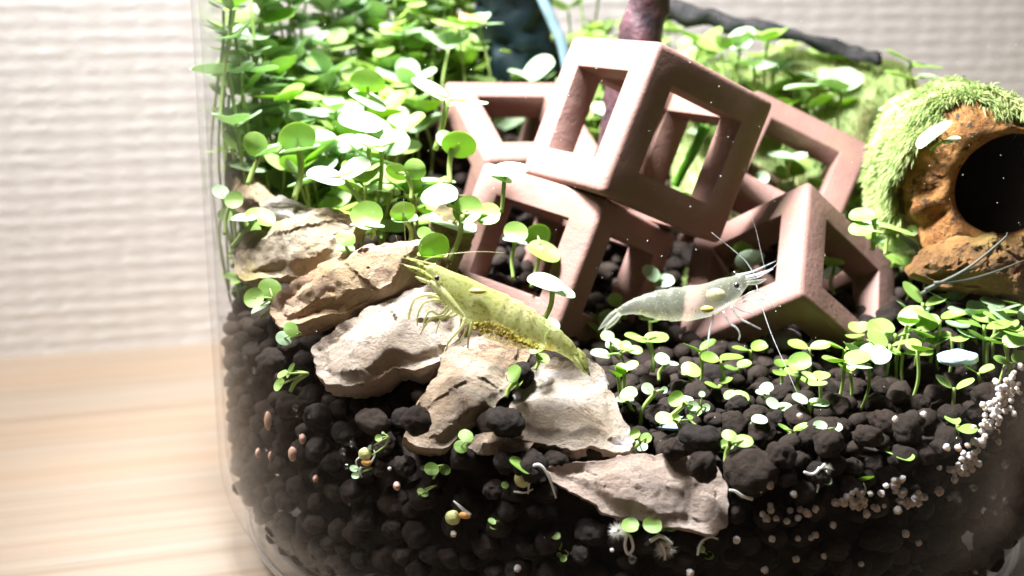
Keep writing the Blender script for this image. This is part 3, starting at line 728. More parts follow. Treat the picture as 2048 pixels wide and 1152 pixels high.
# single plants one can point to
SP = [
 ('white topped two leaf seedling in front of the clay leg beside the yellow shrimp', [(1093, 561, 37, 17, 12, False, 1), (1118, 583, 32, 12, 18, False, 1)], (1082, 650), -5.0, 1, .035),
 ('white round leaf seedling in front of the top beam of the leaning clay cube', [(1018, 336, 37, 18, -8, False, 1), (1000, 352, 26, 9, 18, False, 1)], (1003, 425), -4.1, 1, .03),
 ('round green leaf with a white lower lip in front of the black hollow', [(1032, 464, 23, 22, 0, False, 0), (1030, 482, 25, 7, 12, False, 1)], (1027, 560), -3.6, 1, .03),
 ('broad dark green leaf at the inner edge of the leaning clay cube', [(1088, 505, 32, 20, 20, False, 2), (1075, 470, 26, 23, 0, True, 2)], (1062, 575), -2.6, 1, .03),
 ('green round leaf facing out between the yellow shrimp antennae with a pale rim below', [(868, 494, 32, 29, -10, True, 0), (865, 513, 33, 9, 3, False, 0)], (880, 560), -4.7, 1, .03),
 ('small green leaf just above the yellow shrimp antennae fork', [(849, 466, 15, 18, 0, False, 0), (862, 475, 14, 12, 30, False, 0)], (860, 520), -4.3, 1, .025),
 ('large bright leaf above the two upper slabs with a thin pale leaf edge beneath it', [(733, 432, 34, 31, 20, False, 0), (735, 453, 33, 6, 3, False, 1)], (742, 480), -4.0, 1, .03),
 ('two lobed small green seedling facing out on the edge of the highest beige slab', [(692, 476, 19, 17, 0, False, 0), (691, 498, 18, 11, 0, False, 0)], (700, 520), -4.35, 1, .02),
 ('green leaf with white crescent lip left of the bright leaf cluster', [(806, 425, 24, 20, 0, True, 0), (810, 440, 28, 12, 0, False, 1)], (822, 480), -3.8, 1, .035),
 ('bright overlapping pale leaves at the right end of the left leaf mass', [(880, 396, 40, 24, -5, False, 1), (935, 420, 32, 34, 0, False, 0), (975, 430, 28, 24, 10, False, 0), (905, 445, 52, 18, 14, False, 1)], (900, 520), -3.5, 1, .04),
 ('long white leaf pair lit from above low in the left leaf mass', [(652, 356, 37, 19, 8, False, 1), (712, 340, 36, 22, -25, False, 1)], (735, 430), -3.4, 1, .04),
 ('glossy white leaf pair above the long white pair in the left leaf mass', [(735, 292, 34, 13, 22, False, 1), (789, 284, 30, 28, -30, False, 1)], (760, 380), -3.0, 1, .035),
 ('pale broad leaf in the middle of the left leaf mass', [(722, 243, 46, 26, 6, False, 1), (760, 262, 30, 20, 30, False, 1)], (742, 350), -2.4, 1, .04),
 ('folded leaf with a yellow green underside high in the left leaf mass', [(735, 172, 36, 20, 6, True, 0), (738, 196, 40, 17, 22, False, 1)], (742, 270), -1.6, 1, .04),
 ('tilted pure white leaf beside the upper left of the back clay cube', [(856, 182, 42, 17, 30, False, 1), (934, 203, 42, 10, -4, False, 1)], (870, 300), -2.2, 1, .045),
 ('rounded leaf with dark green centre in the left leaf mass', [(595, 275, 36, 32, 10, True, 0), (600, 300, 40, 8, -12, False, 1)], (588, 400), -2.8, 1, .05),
 ('bright green flat leaf bent over a thin pale leaf above the ochre stone', [(510, 290, 28, 25, 35, True, 0), (540, 305, 30, 7, -25, False, 1)], (495, 370), -3.0, 1, .04),
 ('leaf pair with a round right leaf at the right edge of the left leaf mass', [(918, 290, 36, 26, 15, True, 0), (890, 278, 18, 20, 30, False, 1)], (900, 370), -2.7, 1, .04),
 ('broad pale leaf low over the dark hollow right of the left leaf mass', [(830, 340, 24, 22, 0, True, 0), (793, 345, 22, 16, 30, True, 0)], (822, 400), -3.3, 1, .03),
 ('white pair above the highest slab at the left end', [(488, 433, 26, 10, -8, False, 1), (520, 438, 32, 18, 20, False, 0), (500, 460, 24, 12, 60, False, 0)], (455, 495), -3.6, 1, .03),
 ('upright oval leaf seedling against the left glass beside the grey brown stone', [(468, 400, 20, 30, 0, False, 0), (440, 385, 18, 14, 30, False, 1), (450, 430, 15, 28, 0, False, 0)], (448, 470), -3.3, 1, .03),
 ('green pair of leaves pressed to the left glass under the highest slab', [(508, 596, 22, 30, -20, False, 0), (540, 577, 23, 22, 0, False, 2), (520, 612, 22, 8, -35, False, 1)], (500, 640), -4.6, 1, .025),
 ('two leaf sprout against the glass below the tan craggy stone', [(582, 658, 15, 20, 30, False, 0), (568, 676, 16, 15, 0, False, 1)], (560, 690), -5.1, 1, .02),
 ('yellow green curled sprout on the pellets left of the white oval stone', [(565, 748, 12, 7, -40, False, 0), (584, 742, 16, 6, -65, False, 0), (560, 770, 14, 10, -60, False, 0)], (552, 790), -5.3, 1, .03),
 ('green leaf pair growing from the gap below the shrimp tail', [(1075, 700, 16, 10, -20, False, 0), (1085, 718, 15, 10, 30, False, 0), (1060, 690, 13, 8, 60, False, 0)], (1070, 740), -5.35, 1, .025),
 ('green leaf sprouting from behind the right edge of the cream layered stone', [(1030, 748, 20, 14, -60, False, 0), (1036, 765, 14, 8, -60, False, 0)], (1012, 795), -5.5, 1, .03),
 ('small two leaf seedling behind the shrimp back against the clay leg', [(1102, 650, 20, 12, 40, False, 1)], (1096, 700), -4.6, 1, .02),
 ('pair of round green leaves hanging under the tip of the cream layered stone', [(932, 871, 15, 12, 10, False, 0), (922, 893, 14, 13, 0, False, 0)], (940, 885), -6.32, 1, .015),
 ('green round leaf pair in the dark bed left of the sprouting bean', [(863, 938, 14, 15, 0, False, 0), (890, 939, 12, 14, 10, False, 0), (847, 936, 6, 9, 20, False, 1)], (866, 958), -6.33, 1, .015),
 ('tiny two leaf sprout under the green pair in the dark bed', [(841, 982, 7, 9, -20, False, 0), (849, 987, 8, 6, 0, False, 0)], (836, 990), -6.4, 1, .01),
 ('small green and white sprout above the sprouting yellow seed at left', [(757, 876, 8, 12, -10, False, 0), (766, 866, 3, 14, 10, False, 1), (742, 895, 6, 6, 0, False, 1)], (740, 912), -6.0, 1, .012),
 ('pale yellow leaf pair below the sprouting yellow seed at left', [(707, 938, 9, 6, 30, False, 1), (711, 951, 8, 8, 0, False, 1)], (722, 945), -5.95, 1, .01),
 ('dark green trio of tiny leaves in the lowest dark soil', [(984, 1043, 8, 5, 20, False, 2), (989, 1052, 9, 8, 0, False, 2), (1000, 1040, 7, 3, -30, False, 2)], (996, 1060), -6.45, 1, .01),
 ('two stacked olive leaves in the lowest dark soil with a white root', [(1111, 1070, 10, 8, 0, False, 0), (1113, 1087, 11, 10, 0, False, 0)], (1120, 1100), -6.45, 1, .01),
 ('small green leaf with curled white root below the stacked olive leaves', [(1127, 1117, 8, 7, 0, False, 0), (1118, 1110, 6, 5, 60, False, 0)], (1130, 1100), -6.45, 1, .01),
 ('tiny paired leaf beside the root of the sprouting bean', [(1010, 970, 8, 8, 0, False, 0), (1013, 982, 9, 4, -20, False, 0)], (1025, 983), -6.35, 1, .008),
 ('two bright round leaves with furry roots below the low pinkish stone', [(1305, 1050, 18, 18, 0, False, 0), (1342, 1046, 21, 19, 0, False, 0), (1288, 1070, 12, 9, 30, False, 1)], (1330, 1085), -6.5, 1, .02),
 ('green leaf with a white looped root under the left end of the pinkish stone', [(1260, 1052, 19, 14, 15, False, 0)], (1252, 1078), -6.5, 1, .02),
 ('bent two leaf sprout at the bottom below the right end of the pinkish stone', [(1402, 1098, 8, 15, 0, False, 0), (1417, 1111, 11, 8, 0, False, 0)], (1408, 1085), -6.5, 1, .015),
 ('small pale leaf among the roots at the right end of the pinkish stone', [(1655, 963, 9, 9, 0, False, 1)], (1640, 972), -6.2, 1, .01),
 ('long stemmed seedling with flat leaves left of the small leaf cluster on the bed', [(1272, 673, 22, 7, 18, False, 0), (1313, 675, 25, 11, -3, False, 0)], (1305, 745), -3.9, 1, .035),
 ('pale two leaf seedling beside the long stemmed flat leaf seedling', [(1325, 717, 15, 12, 10, False, 1), (1340, 729, 16, 4, 0, False, 1)], (1318, 762), -4.2, 1, .025),
 ('green cupped leaf seedling on a short stem near the shrimp antenna end', [(1383, 738, 20, 14, 20, False, 0), (1380, 748, 19, 6, 10, False, 0)], (1373, 782), -4.2, 1, .025),
 ('big round green leaf with broad leaf below it in front of the standing clay cube', [(1600, 726, 23, 19, 0, False, 0), (1585, 745, 18, 8, 25, False, 0), (1615, 757, 18, 12, 10, False, 0)], (1598, 790), -4.0, 1, .03),
 ('wide winged pale seedling in the middle of the open bed', [(1600, 797, 17, 10, 25, False, 1), (1639, 805, 21, 8, 5, False, 1)], (1611, 850), -5.0, 1, .03),
 ('pale two leaf seedling left of the wide winged seedling', [(1545, 807, 13, 11, 30, False, 1), (1570, 814, 16, 9, 5, False, 1)], (1552, 845), -4.95, 1, .025),
 ('cluster of four green leaves beside the pellet on the pinkish stone', [(1459, 870, 15, 11, 10, False, 0), (1487, 881, 19, 12, -5, False, 0), (1454, 889, 13, 12, 0, False, 0), (1437, 899, 15, 8, 25, False, 1)], (1450, 925), -6.1, 1, .03),
 ('green seedling with long bare forked stems in the middle of the open bed', [(1568, 858, 17, 4, 35, False, 0), (1606, 857, 20, 4, -12, False, 0)], (1592, 880), -5.5, 1, .02),
 ('two leaf seedling on a tall stem right of the forked seedling', [(1640, 853, 14, 9, 20, False, 1), (1670, 855, 15, 9, -10, False, 1)], (1649, 905), -5.6, 1, .022),
 ('small leaf pair leaning over the white roots near the right glass', [(1650, 898, 8, 11, -50, False, 1), (1668, 902, 12, 8, -15, False, 1)], (1642, 930), -5.9, 1, .02),
 ('leaf trio on the pellets between shrimp legs and the open bed', [(1460, 790, 12, 8, -30, False, 0), (1480, 793, 18, 13, 0, False, 0), (1466, 800, 18, 6, 20, False, 0)], (1475, 815), -4.6, 1, .02),
 ('pale leaf pair on pellets left of the two leaf seedlings', [(1533, 778, 16, 10, -10, False, 1), (1525, 785, 14, 6, 10, False, 1)], (1530, 800), -4.7, 1, .02),
 ('small bright leaf on a short stem near the centre of the open bed', [(1519, 840, 15, 9, 5, False, 1), (1516, 850, 14, 4, 10, False, 1)], (1518, 865), -5.3, 1, .02),
 ('pale seedling with four leaves beside the broad pale slab corner', [(1270, 868, 11, 14, -20, False, 0), (1292, 876, 12, 18, -35, False, 0), (1280, 892, 16, 10, 0, False, 1)], (1240, 915), -5.9, 1, .025),
 ('leafy seedling leaning left over the broad pale slab top corner', [(1258, 790, 20, 12, -15, False, 0), (1250, 802, 18, 8, 5, False, 1)], (1275, 835), -5.0, 1, .025),
 ('upright pair of oval leaves in the pale seedling cluster', [(1295, 777, 13, 17, 20, False, 1), (1328, 780, 8, 18, 15, False, 1)], (1280, 850), -5.0, 1, .03),
 ('large oval leaf in the pale seedling cluster above the pellets', [(1353, 798, 17, 18, -30, False, 0), (1385, 812, 12, 15, 20, False, 1), (1372, 800, 14, 6, 0, False, 1)], (1320, 850), -5.1, 1, .03),
 ('upright small white tipped seedling at the right of the pale cluster', [(1404, 788, 7, 14, 0, False, 1), (1412, 815, 9, 18, 15, False, 1), (1391, 822, 13, 14, 0, False, 0)], (1395, 850), -5.1, 1, .02),
 ('green leaf fan leaning over the brown pellets above the pinkish stone', [(1328, 835, 17, 12, 0, False, 0), (1352, 838, 10, 13, -30, False, 0), (1383, 840, 12, 6, 45, False, 0)], (1362, 870), -5.5, 1, .025),
 ('small dark seedling in the shade below the pale grey shrimp tail', [(1215, 672, 14, 11, 0, False, 2), (1228, 690, 16, 12, 0, False, 0)], (1240, 720), -3.6, 1, .02),
 ('trio of green round leaves under the pale grey shrimp tail', [(1250, 693, 14, 10, 10, False, 0), (1271, 699, 14, 9, 0, False, 0), (1200, 712, 20, 9, 15, False, 1)], (1245, 740), -3.8, 1, .02),
 ('bright green round leaf in the dark behind the pale grey shrimp tail', [(1231, 600, 16, 15, 0, True, 0), (1240, 632, 16, 12, 20, True, 0)], (1240, 650), -1.9, 1, .02),
 ('pale bluish leaf pair glowing in the black hollow above the pale grey shrimp', [(1300, 548, 22, 16, 50, False, 1), (1328, 560, 20, 14, -10, False, 1)], (1320, 590), -1.6, 1, .025),
 ('white leaf pair on the bottom beam inside the topmost clay cube', [(1352, 386, 9, 7, 0, False, 1), (1372, 392, 10, 6, 15, False, 0)], (1365, 398), -1.7, 1, .02),
 ('long pale leaf inside the right opening of the back clay cubes', [(1562, 315, 30, 10, 12, False, 1), (1595, 318, 24, 9, -12, False, 1)], (1575, 360), 1.3, 1, .03),
 ('pale upright leaf just right of the topmost cube lower corner', [(1524, 355, 15, 24, 10, False, 1), (1512, 382, 19, 9, 10, False, 1)], (1520, 410), 0.9, 1, .03),
 ('bright green leaf wedge between the topmost cube and the standing cube', [(1500, 408, 26, 14, -15, False, 0)], (1500, 440), .6, 1, .03),
 ('white leaf pair seen through the hole of the far back clay cube', [(1018, 245, 34, 24, -20, False, 1), (1060, 262, 28, 16, -30, False, 1)], (1040, 300), 3.8, 1, .04),
 ('white leaf seen through the left hole of the topmost clay cube', [(1205, 216, 22, 15, 10, False, 1)], (1200, 260), 3.0, 1, .03),
 ('yellow green leaf seen through the left hole of the topmost clay cube', [(1185, 180, 18, 26, 0, True, 0)], (1180, 240), 3.6, 1, .05),
 ('white folded leaf pair above the back beam left of the topmost cube', [(1080, 140, 38, 24, -30, False, 1), (1050, 148, 34, 10, 20, False, 1)], (1100, 200), 3.5, 1, .05),
 ('thin long leaved seedling standing up before the wall over the moss', [(1795, 112, 26, 8, 28, False, 0), (1852, 130, 34, 9, 6, False, 0)], (1815, 175), 2.5, 1, .03),
 ('pale flat seedling on the moss below the thin long leaved one', [(1855, 155, 22, 7, 12, False, 1), (1800, 152, 30, 8, 18, False, 0)], (1840, 185), 2.2, 1, .03),
 ('white twin leaf seedling on top of the mossy log left of the hole', [(1930, 192, 14, 5, 20, False, 1), (1968, 183, 38, 7, -2, False, 1), (1945, 190, 24, 5, -12, False, 1)], (1925, 215), -1.0, 1, .02),
 ('white straight leaf pair lying on the bright moss slope', [(1780, 222, 22, 6, 0, False, 1), (1817, 222, 24, 7, 5, False, 1)], (1800, 235), 0.2, 1, .02),
 ('pale seedling with a long arched leaf on the green moss behind the cube', [(1605, 175, 34, 7, -3, False, 1), (1665, 180, 28, 8, 5, False, 0)], (1605, 215), 2.5, 1, .04),
 ('white leaf pointing up beside the rim of the log hole', [(1870, 270, 38, 9, -38, False, 1), (1905, 283, 20, 6, -15, False, 1)], (1860, 300), -2.6, 1, .02),
 ('green and white leaf cluster in the gap right of the standing cube top', [(1725, 432, 24, 15, 0, False, 0), (1770, 428, 18, 12, 10, False, 0), (1750, 450, 24, 8, 5, False, 1)], (1745, 500), -1.6, 1, .04),
 ('bright wide leaves leaning right between the standing cube and the log', [(1795, 455, 34, 10, 20, False, 0), (1824, 462, 13, 18, 5, False, 0), (1722, 458, 24, 16, 0, False, 0), (1770, 480, 26, 8, -12, False, 1)], (1770, 510), -2.0, 1, .03),
 ('bright white and green leaf behind the pale grey shrimp head', [(1500, 520, 28, 18, -20, False, 1), (1465, 560, 26, 16, -20, True, 0), (1490, 500, 24, 14, -15, True, 0)], (1500, 580), -1.2, 1, .04),
 ('green leaf in the lower opening of the standing clay cube', [(1670, 525, 24, 16, 0, True, 0), (1665, 550, 26, 8, -20, False, 1)], (1668, 590), -1.0, 1, .03),
]
for s in SP:
    plant_px(s[0], s[1], s[2], s[3], s[4], None, s[5])
# runs of look-alike seedlings: (x, y, a, b, kind, label, group, Y)
def small(x, y, r, H, label, group, kind=None, nleaf=2, lift=None):
    root = small_(x, y, r, H, label, group, kind, nleaf, lift)
    if root is not None and group: RUNS.setdefault('pale seedling' if kind == 1 else 'dim seedling' if kind == 2 else 'green seedling', []).append((root, x, y, r))
    return root
def small_(x, y, r, H, label, group, kind=None, nleaf=2, lift=None):
    tp = top_hit(x, y, H)
    if tp is None: return
    tp = clamp_in(tp, .1 + r * 1.25); ft = Vector((tp.x + LR.uniform(-.12, .12) * H * 1.5, tp.y + LR.uniform(-.08, .12) * H * 1.5, 0)); ft = clamp_in(ft, .1); ft.z = min(soil_h(ft.x, ft.y) - .12, tp.z - .15)
    return cotyledons('seedling', tp, ft, r, nleaf, LR.choice([0, 0, 1]) if kind is None else kind, label, group, None, lift, .025)
g = 'seedlings crowded on the right side of the bed below the log'
for (x, y) in [(1718, 670), (1756, 686), (1689, 699), (1718, 712), (1738, 727), (1805, 706), (1790, 668), (1815, 650), (1828, 626), (1846, 606), (1850, 668), (1862, 690), (1900, 603), (1903, 674), (1926, 661), (1880, 640), (1945, 622), (1972, 612), (2000, 616), (2025, 600), (1968, 650), (1992, 648), (2015, 660), (2032, 640), (1975, 685), (2012, 690), (2035, 680), (2005, 632), (2040, 610), (1955, 638), (1690, 725), (1780, 690), (1835, 700)]:
    small(x, y, LR.uniform(.13, .19), LR.uniform(.35, .75), 'pale green two leaf seedling crowded on the right of the bed below the log', g)
for (x, y, lab) in [(2026, 726, 'slender seedling climbing the glass above the seed heap at the right edge'), (1956, 746, 'small two leaf seedling on the pellets left of the seed heap'), (1908, 775, 'short green seedling on the pellets left of the blue white glint'), (1810, 918, 'tiny green sprout with a furry root between the seed clusters'), (1925, 853, 'tiny sprout with a white root near the bubbles on the right glass'), (1727, 965, 'single small leaf rising from the seed cluster')]:
    small(x, y, .11, .35, lab, None, 0)
g = 'small seedlings in the shade under the clay cubes'
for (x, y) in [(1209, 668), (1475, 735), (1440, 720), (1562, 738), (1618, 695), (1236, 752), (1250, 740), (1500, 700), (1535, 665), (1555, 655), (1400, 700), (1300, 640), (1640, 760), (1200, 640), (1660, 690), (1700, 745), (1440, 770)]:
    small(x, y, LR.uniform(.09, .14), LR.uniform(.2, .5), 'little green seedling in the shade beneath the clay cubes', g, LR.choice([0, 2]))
# the dense mass on the left: leaf tops spread over the mound
pts = []
def spread(n, region, dist, tries=6000):
    out = []
    for _ in range(tries):
        x = LR.uniform(region[0], region[2]); y = LR.uniform(region[1], region[3])
        if all((x - a) ** 2 + ((y - b) * 1.25) ** 2 > dist ** 2 for a, b in out): out.append((x, y))
        if len(out) >= n: break
    return out
used_sp = [(l[0], l[1]) for s in SP for l in s[1]]
n_mass = 0
for x, y in spread(165, (396, -40, 960, 400), 31):
    if y > 400 - max(0, 700 - x) * .35 and x < 700 and y > 300: continue
    if x > 880 and y > 240: continue
    if x > 850 and 110 < y < 330: continue
    if any(abs(x - a) < 26 and abs(y - b) < 18 for a, b in used_sp if y > 150): continue
    H = 1.1 + LR.uniform(-.2, .6) if y > 200 else 1.3 + LR.uniform(-.2, .8)
    lab = 'round leaved seedling high in the blurred back of the left leaf mass' if y < 130 else ('pale leaved seedling against the left glass edge' if x < 470 else 'round leaved seedling in the crowded middle of the left leaf mass')
    gr = 'seedlings in the left leaf mass: ' + ('back' if y < 130 else ('glass edge' if x < 470 else 'middle'))
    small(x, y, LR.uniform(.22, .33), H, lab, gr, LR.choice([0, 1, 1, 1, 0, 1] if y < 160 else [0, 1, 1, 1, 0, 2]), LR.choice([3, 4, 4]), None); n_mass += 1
for (x, y) in [(452, 300), (446, 440), (450, 480), (448, 340), (445, 260), (440, 225), (438, 190), (436, 150), (430, 100), (428, 60), (425, 20), (452, 520), (456, 560), (455, 400)]:
    small(x, y, .15, .6 if y > 240 else 1.0, 'pale leaved seedling against the left glass edge', 'seedlings in the left leaf mass: glass edge', 0)
for (x, y) in [(590, 395), (640, 400), (600, 420), (655, 440), (680, 400), (700, 375), (760, 410), (715, 400), (790, 395), (770, 440), (830, 445), (840, 410), (750, 455), (860, 430), (640, 370), (560, 380), (545, 350), (520, 330)]:
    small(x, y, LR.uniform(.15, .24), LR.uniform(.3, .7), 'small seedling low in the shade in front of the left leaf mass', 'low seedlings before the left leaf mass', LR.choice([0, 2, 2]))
for x, y in spread(80, (1120, -30, 1720, 300), 36):
    if x < 1100 and y < 110: continue
    if 1230 < x < 1370 and y < 90: continue
    if x > 1360 and y < (x - 1360) * .30 + 30: continue
    if y > 60 and x < 1330: continue
    if x > 1330:
        tp = clamp_in(PY(x, y, LR.uniform(2.6, 4.6)), .5); ft = Vector((tp.x, tp.y + .1, tp.z - .9)); rr_ = LR.uniform(.2, .3); kk = LR.choice([0, 0, 1])
        RUNS.setdefault('pale seedling' if kk == 1 else 'green seedling', []).append((cotyledons('seedling', tp, ft, rr_, LR.choice([2, 3, 4]), kk, None, None, None, None, .03), x, y, rr_)); RUNS_CAT = RUNS['pale seedling' if kk == 1 else 'green seedling'][-1][0]; RUNS_CAT['category'] = 'seedling'; continue
    small(x, y, LR.uniform(.20, .30), 1.0, 'blurred yellow green seedling at the back behind the topmost clay cube', 'blurred seedlings behind the clay cubes', LR.choice([0, 0, 1]))
for x, y in [(985, 90), (1020, 120), (940, 110), (1060, 105), (1000, 155), (930, 140), (965, 125), (885, 120), (900, 90)]:
    small(x, y, .3, .9, 'blurred white and green seedling between the dark branch and the back clay cube', 'blurred seedlings under the dark branch', LR.choice([0, 1]))
for x, y in [(1455, 300), (1590, 350), (1640, 380), (1610, 290), (1660, 330), (1560, 360), (1700, 410), (1690, 470), (1720, 500), (1760, 520), (1790, 500), (1820, 530), (1840, 500), (1700, 380), (1720, 410), (1850, 540), (1740, 470)]:
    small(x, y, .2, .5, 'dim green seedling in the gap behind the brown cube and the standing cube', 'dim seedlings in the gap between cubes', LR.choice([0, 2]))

# ------------------------------------------------------------------ hollow log with moss
def build_log():
    ctr = PY(2022, 372, -2.3); ax = Vector((.0, 1.0, .03)).normalized()
    X = Vector((ax.y, -ax.x, 0)).normalized(); Z = X.cross(ax).normalized()   # X to the right, Z up on the end face
    if Z.z < 0: Z = -Z
    root = empty('hollow_log', ctr - Vector((0, 0, 1.3))); tag(root, 'orange brown hollow log with a black round hole, covered in green moss on top', 'log')
    ro = root.location; hole = .74
    def outer(a):
        c, s_ = math.cos(a), math.sin(a)
        r = 1.08 + (.32 if c < 0 else -.26) * abs(c) + (.28 * max(0, -s_)) + .06 * math.sin(3 * a + 1) + .08 * noise.noise(Vector((c * 2, s_ * 2, 0)))
        return r
    NA = 96; prof = []
    vs = []; fs = []
    rows = []
    for t in (-2.4, -1.6, -.9, -.35): rows.append(('in', t))
    def pt(a, rad, d): return ctr + X * (math.cos(a) * rad) + Z * (math.sin(a) * rad) + ax * d
    ringdefs = []
    for d in (3.2, 2.0, 1.0, .4, .12, .02): ringdefs.append((0.0, d, hole * 1.02))
    for f, d in ((.12, -.04), (.3, -.07), (.5, -.06), (.7, .0), (.85, .12), (.95, .26), (1.0, .45)): ringdefs.append((f, d, None))
    for d in (.9, 1.4, 1.9, 2.3): ringdefs.append((1.0, d, None))
    for f, d, hr in ringdefs:
        for k in range(NA):
            a = 2 * math.pi * k / NA; w = hole * (1 + .03 * math.sin(2 * a + .6)); o_ = outer(a) * (1 - .03 * max(0, d))
            rad = w + (o_ - w) * f
            p = pt(a, rad, d)
            nn = noise.fractal(p * 1.8, .8, 2, 5) * .13 * min(1, f * 2 + .1) + noise.fractal(p * 7, .8, 2, 3) * .035 * min(1, f * 3)
            p += (X * math.cos(a) + Z * math.sin(a)) * nn - ax * nn * .8
            vs.append(p)
    K = len(ringdefs)
    for j in range(K - 1):
        for k in range(NA):
            a = j * NA + k; b = j * NA + (k + 1) % NA; fs.append((a, b, b + NA, a + NA))
    fs.append(tuple(range(NA))[::-1]); fs.append(tuple((K - 1) * NA + k for k in range(NA)))
    m, nt, out = new_mat('log_wood'); c = coords(nt)
    n1 = N(nt, 'TexNoise', Scale=2.2, Detail=8.0, Roughness=.7); L(nt, c, n1.inputs['Vector'])
    n2 = N(nt, 'TexNoise', Scale=9.0, Detail=7.0, Roughness=.7); L(nt, c, n2.inputs['Vector'])
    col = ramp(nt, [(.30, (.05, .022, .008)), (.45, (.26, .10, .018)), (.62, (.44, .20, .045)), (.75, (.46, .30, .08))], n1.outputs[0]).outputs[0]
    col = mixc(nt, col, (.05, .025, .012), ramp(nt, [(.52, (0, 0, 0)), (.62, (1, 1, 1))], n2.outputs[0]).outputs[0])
    pr = N(nt, 'BsdfPrincipled', Roughness=.7); L(nt, col, pr.inputs['Base Color'])
    b = bump(nt, n2.outputs[0], .8, .08); L(nt, b, pr.inputs['Normal']); L(nt, pr.outputs[0], out.inputs[0])
    me = mesh_of('shell', [v - ro for v in vs], fs)
    bm = bmesh.new(); bm.from_mesh(me); bmesh.ops.recalc_face_normals(bm, faces=bm.faces); bm.to_mesh(me); bm.free()
    ob('shell', me, m, root)
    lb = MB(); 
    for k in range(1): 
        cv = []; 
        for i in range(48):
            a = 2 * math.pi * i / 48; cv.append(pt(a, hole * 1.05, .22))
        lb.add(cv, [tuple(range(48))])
    ob('hollow', lb.mesh('hollow', ro), mat_simple('hole_shade', (.004, .004, .004), .95, .1), root)  # black sheet across the bore: the shade inside, painted
    # moss: a carpet over the upper side and the slope to the left, then thousands of strands
    mm, nt, out = new_mat('moss'); c = coords(nt)
    n1 = N(nt, 'TexNoise', Scale=1.4, Detail=5.0, Roughness=.6); L(nt, c, n1.inputs['Vector'])
    col = ramp(nt, [(.3, (.24, .34, .10)), (.5, (.36, .44, .16)), (.64, (.48, .50, .22)), (.8, (.55, .46, .18))], n1.outputs[0]).outputs[0]
    pr = N(nt, 'BsdfPrincipled', Roughness=.7); L(nt, col, pr.inputs['Base Color'])
    tl = N(nt, 'BsdfTranslucent'); L(nt, col, tl.inputs[0]); mx = N(nt, 'MixShader'); mx.inputs[0].default_value = .4
    L(nt, pr.outputs[0], mx.inputs[1]); L(nt, tl.outputs[0], mx.inputs[2]); L(nt, mx.outputs[0], out.inputs[0])
    cb = MB(); cvs = []; cfs = []; NU, NV = 60, 34; rn = random.Random(5); samples = []
    def carpet(u, v):
        # u: 0..1 around from lower left over the top to the right, v: 0..1 from the rim back
        a = math.pi * (1.16 - u * 1.05); d = -.02 + v * 2.1 + .12 * math.sin(u * 17) * (1 - v) + (.25 if v < .05 else 0) * 0
        edge = .35 * (noise.noise(Vector((u * 9, 3, 0))) + .3) if v == 0 else 0
        rad = outer(a) * (1 - .03 * max(0, d)) + .10 + .16 * noise.fractal(Vector((u * 5, v * 9, 2)), .8, 2, 4)
        sp = max(0, u * -1 + .42) * (.10 + .35 * min(1, v * 1.5))
        p = pt(a, rad + sp * .9, d + .25 + .22 * max(0, 1 - u * 2.4) - edge * .5)
        if d + .25 < .3: p += (ctr - p).normalized() * .16 * (1 if u > .3 else .5)
        rr_ = math.hypot(p.x, p.y)
        if rr_ > 6.45: p.x *= 6.45 / rr_; p.y *= 6.45 / rr_
        return p
    for j in range(NV):
        for i in range(NU): cvs.append(carpet(i / (NU - 1), j / (NV - 1)))
    for j in range(NV - 1):
        for i in range(NU - 1):
            a = j * NU + i; cfs.append((a, a + 1, a + NU + 1, a + NU))
    cb.add(cvs, cfs)
    for k in range(26000):
        i = rn.randrange(NU - 1); j = min(NV - 2, int(rn.random() ** 2.0 * (NV - 1))); fu, fv = rn.random(), rn.random()
        a = cvs[j * NU + i]; b = cvs[j * NU + i + 1]; c_ = cvs[(j + 1) * NU + i]; p = a + (b - a) * fu + (c_ - a) * fv
        nrm = (b - a).cross(c_ - a).normalized()
        if nrm.dot(p - ctr) < 0: nrm = -nrm
        front = max(0, 1 - j / 5); 
        dr = (nrm * rn.uniform(.25, .9) + Vector((rn.uniform(-.5, .5), rn.uniform(-.5, .5), -.25)) - X * .35 * (1 if i < NU * .45 else .1) - ax * .45 * front).normalized()
        ln = rn.uniform(.05, .13) + .24 * front * rn.random(); w = rn.uniform(.007, .013)
        s_ = dr.cross(Vector((rn.random() - .5, rn.random() - .5, rn.random() - .5))).normalized() * w
        bend = Vector((0, 0, -.35 * ln)); m1 = p + dr * ln * .55 + bend * .25; tip = p + dr * ln + bend
        o_ = len(cb.v); cb.v += [p - s_ * .6, p + s_ * .6, m1 + s_, m1 - s_, tip]; cb.f += [(o_, o_ + 1, o_ + 2, o_ + 3), (o_ + 3, o_ + 2, o_ + 4)]
    mo = ob('moss', cb.mesh('moss', ro), mm, root); mo['kind'] = 'stuff'
    return mm
M_MOSS = build_log()
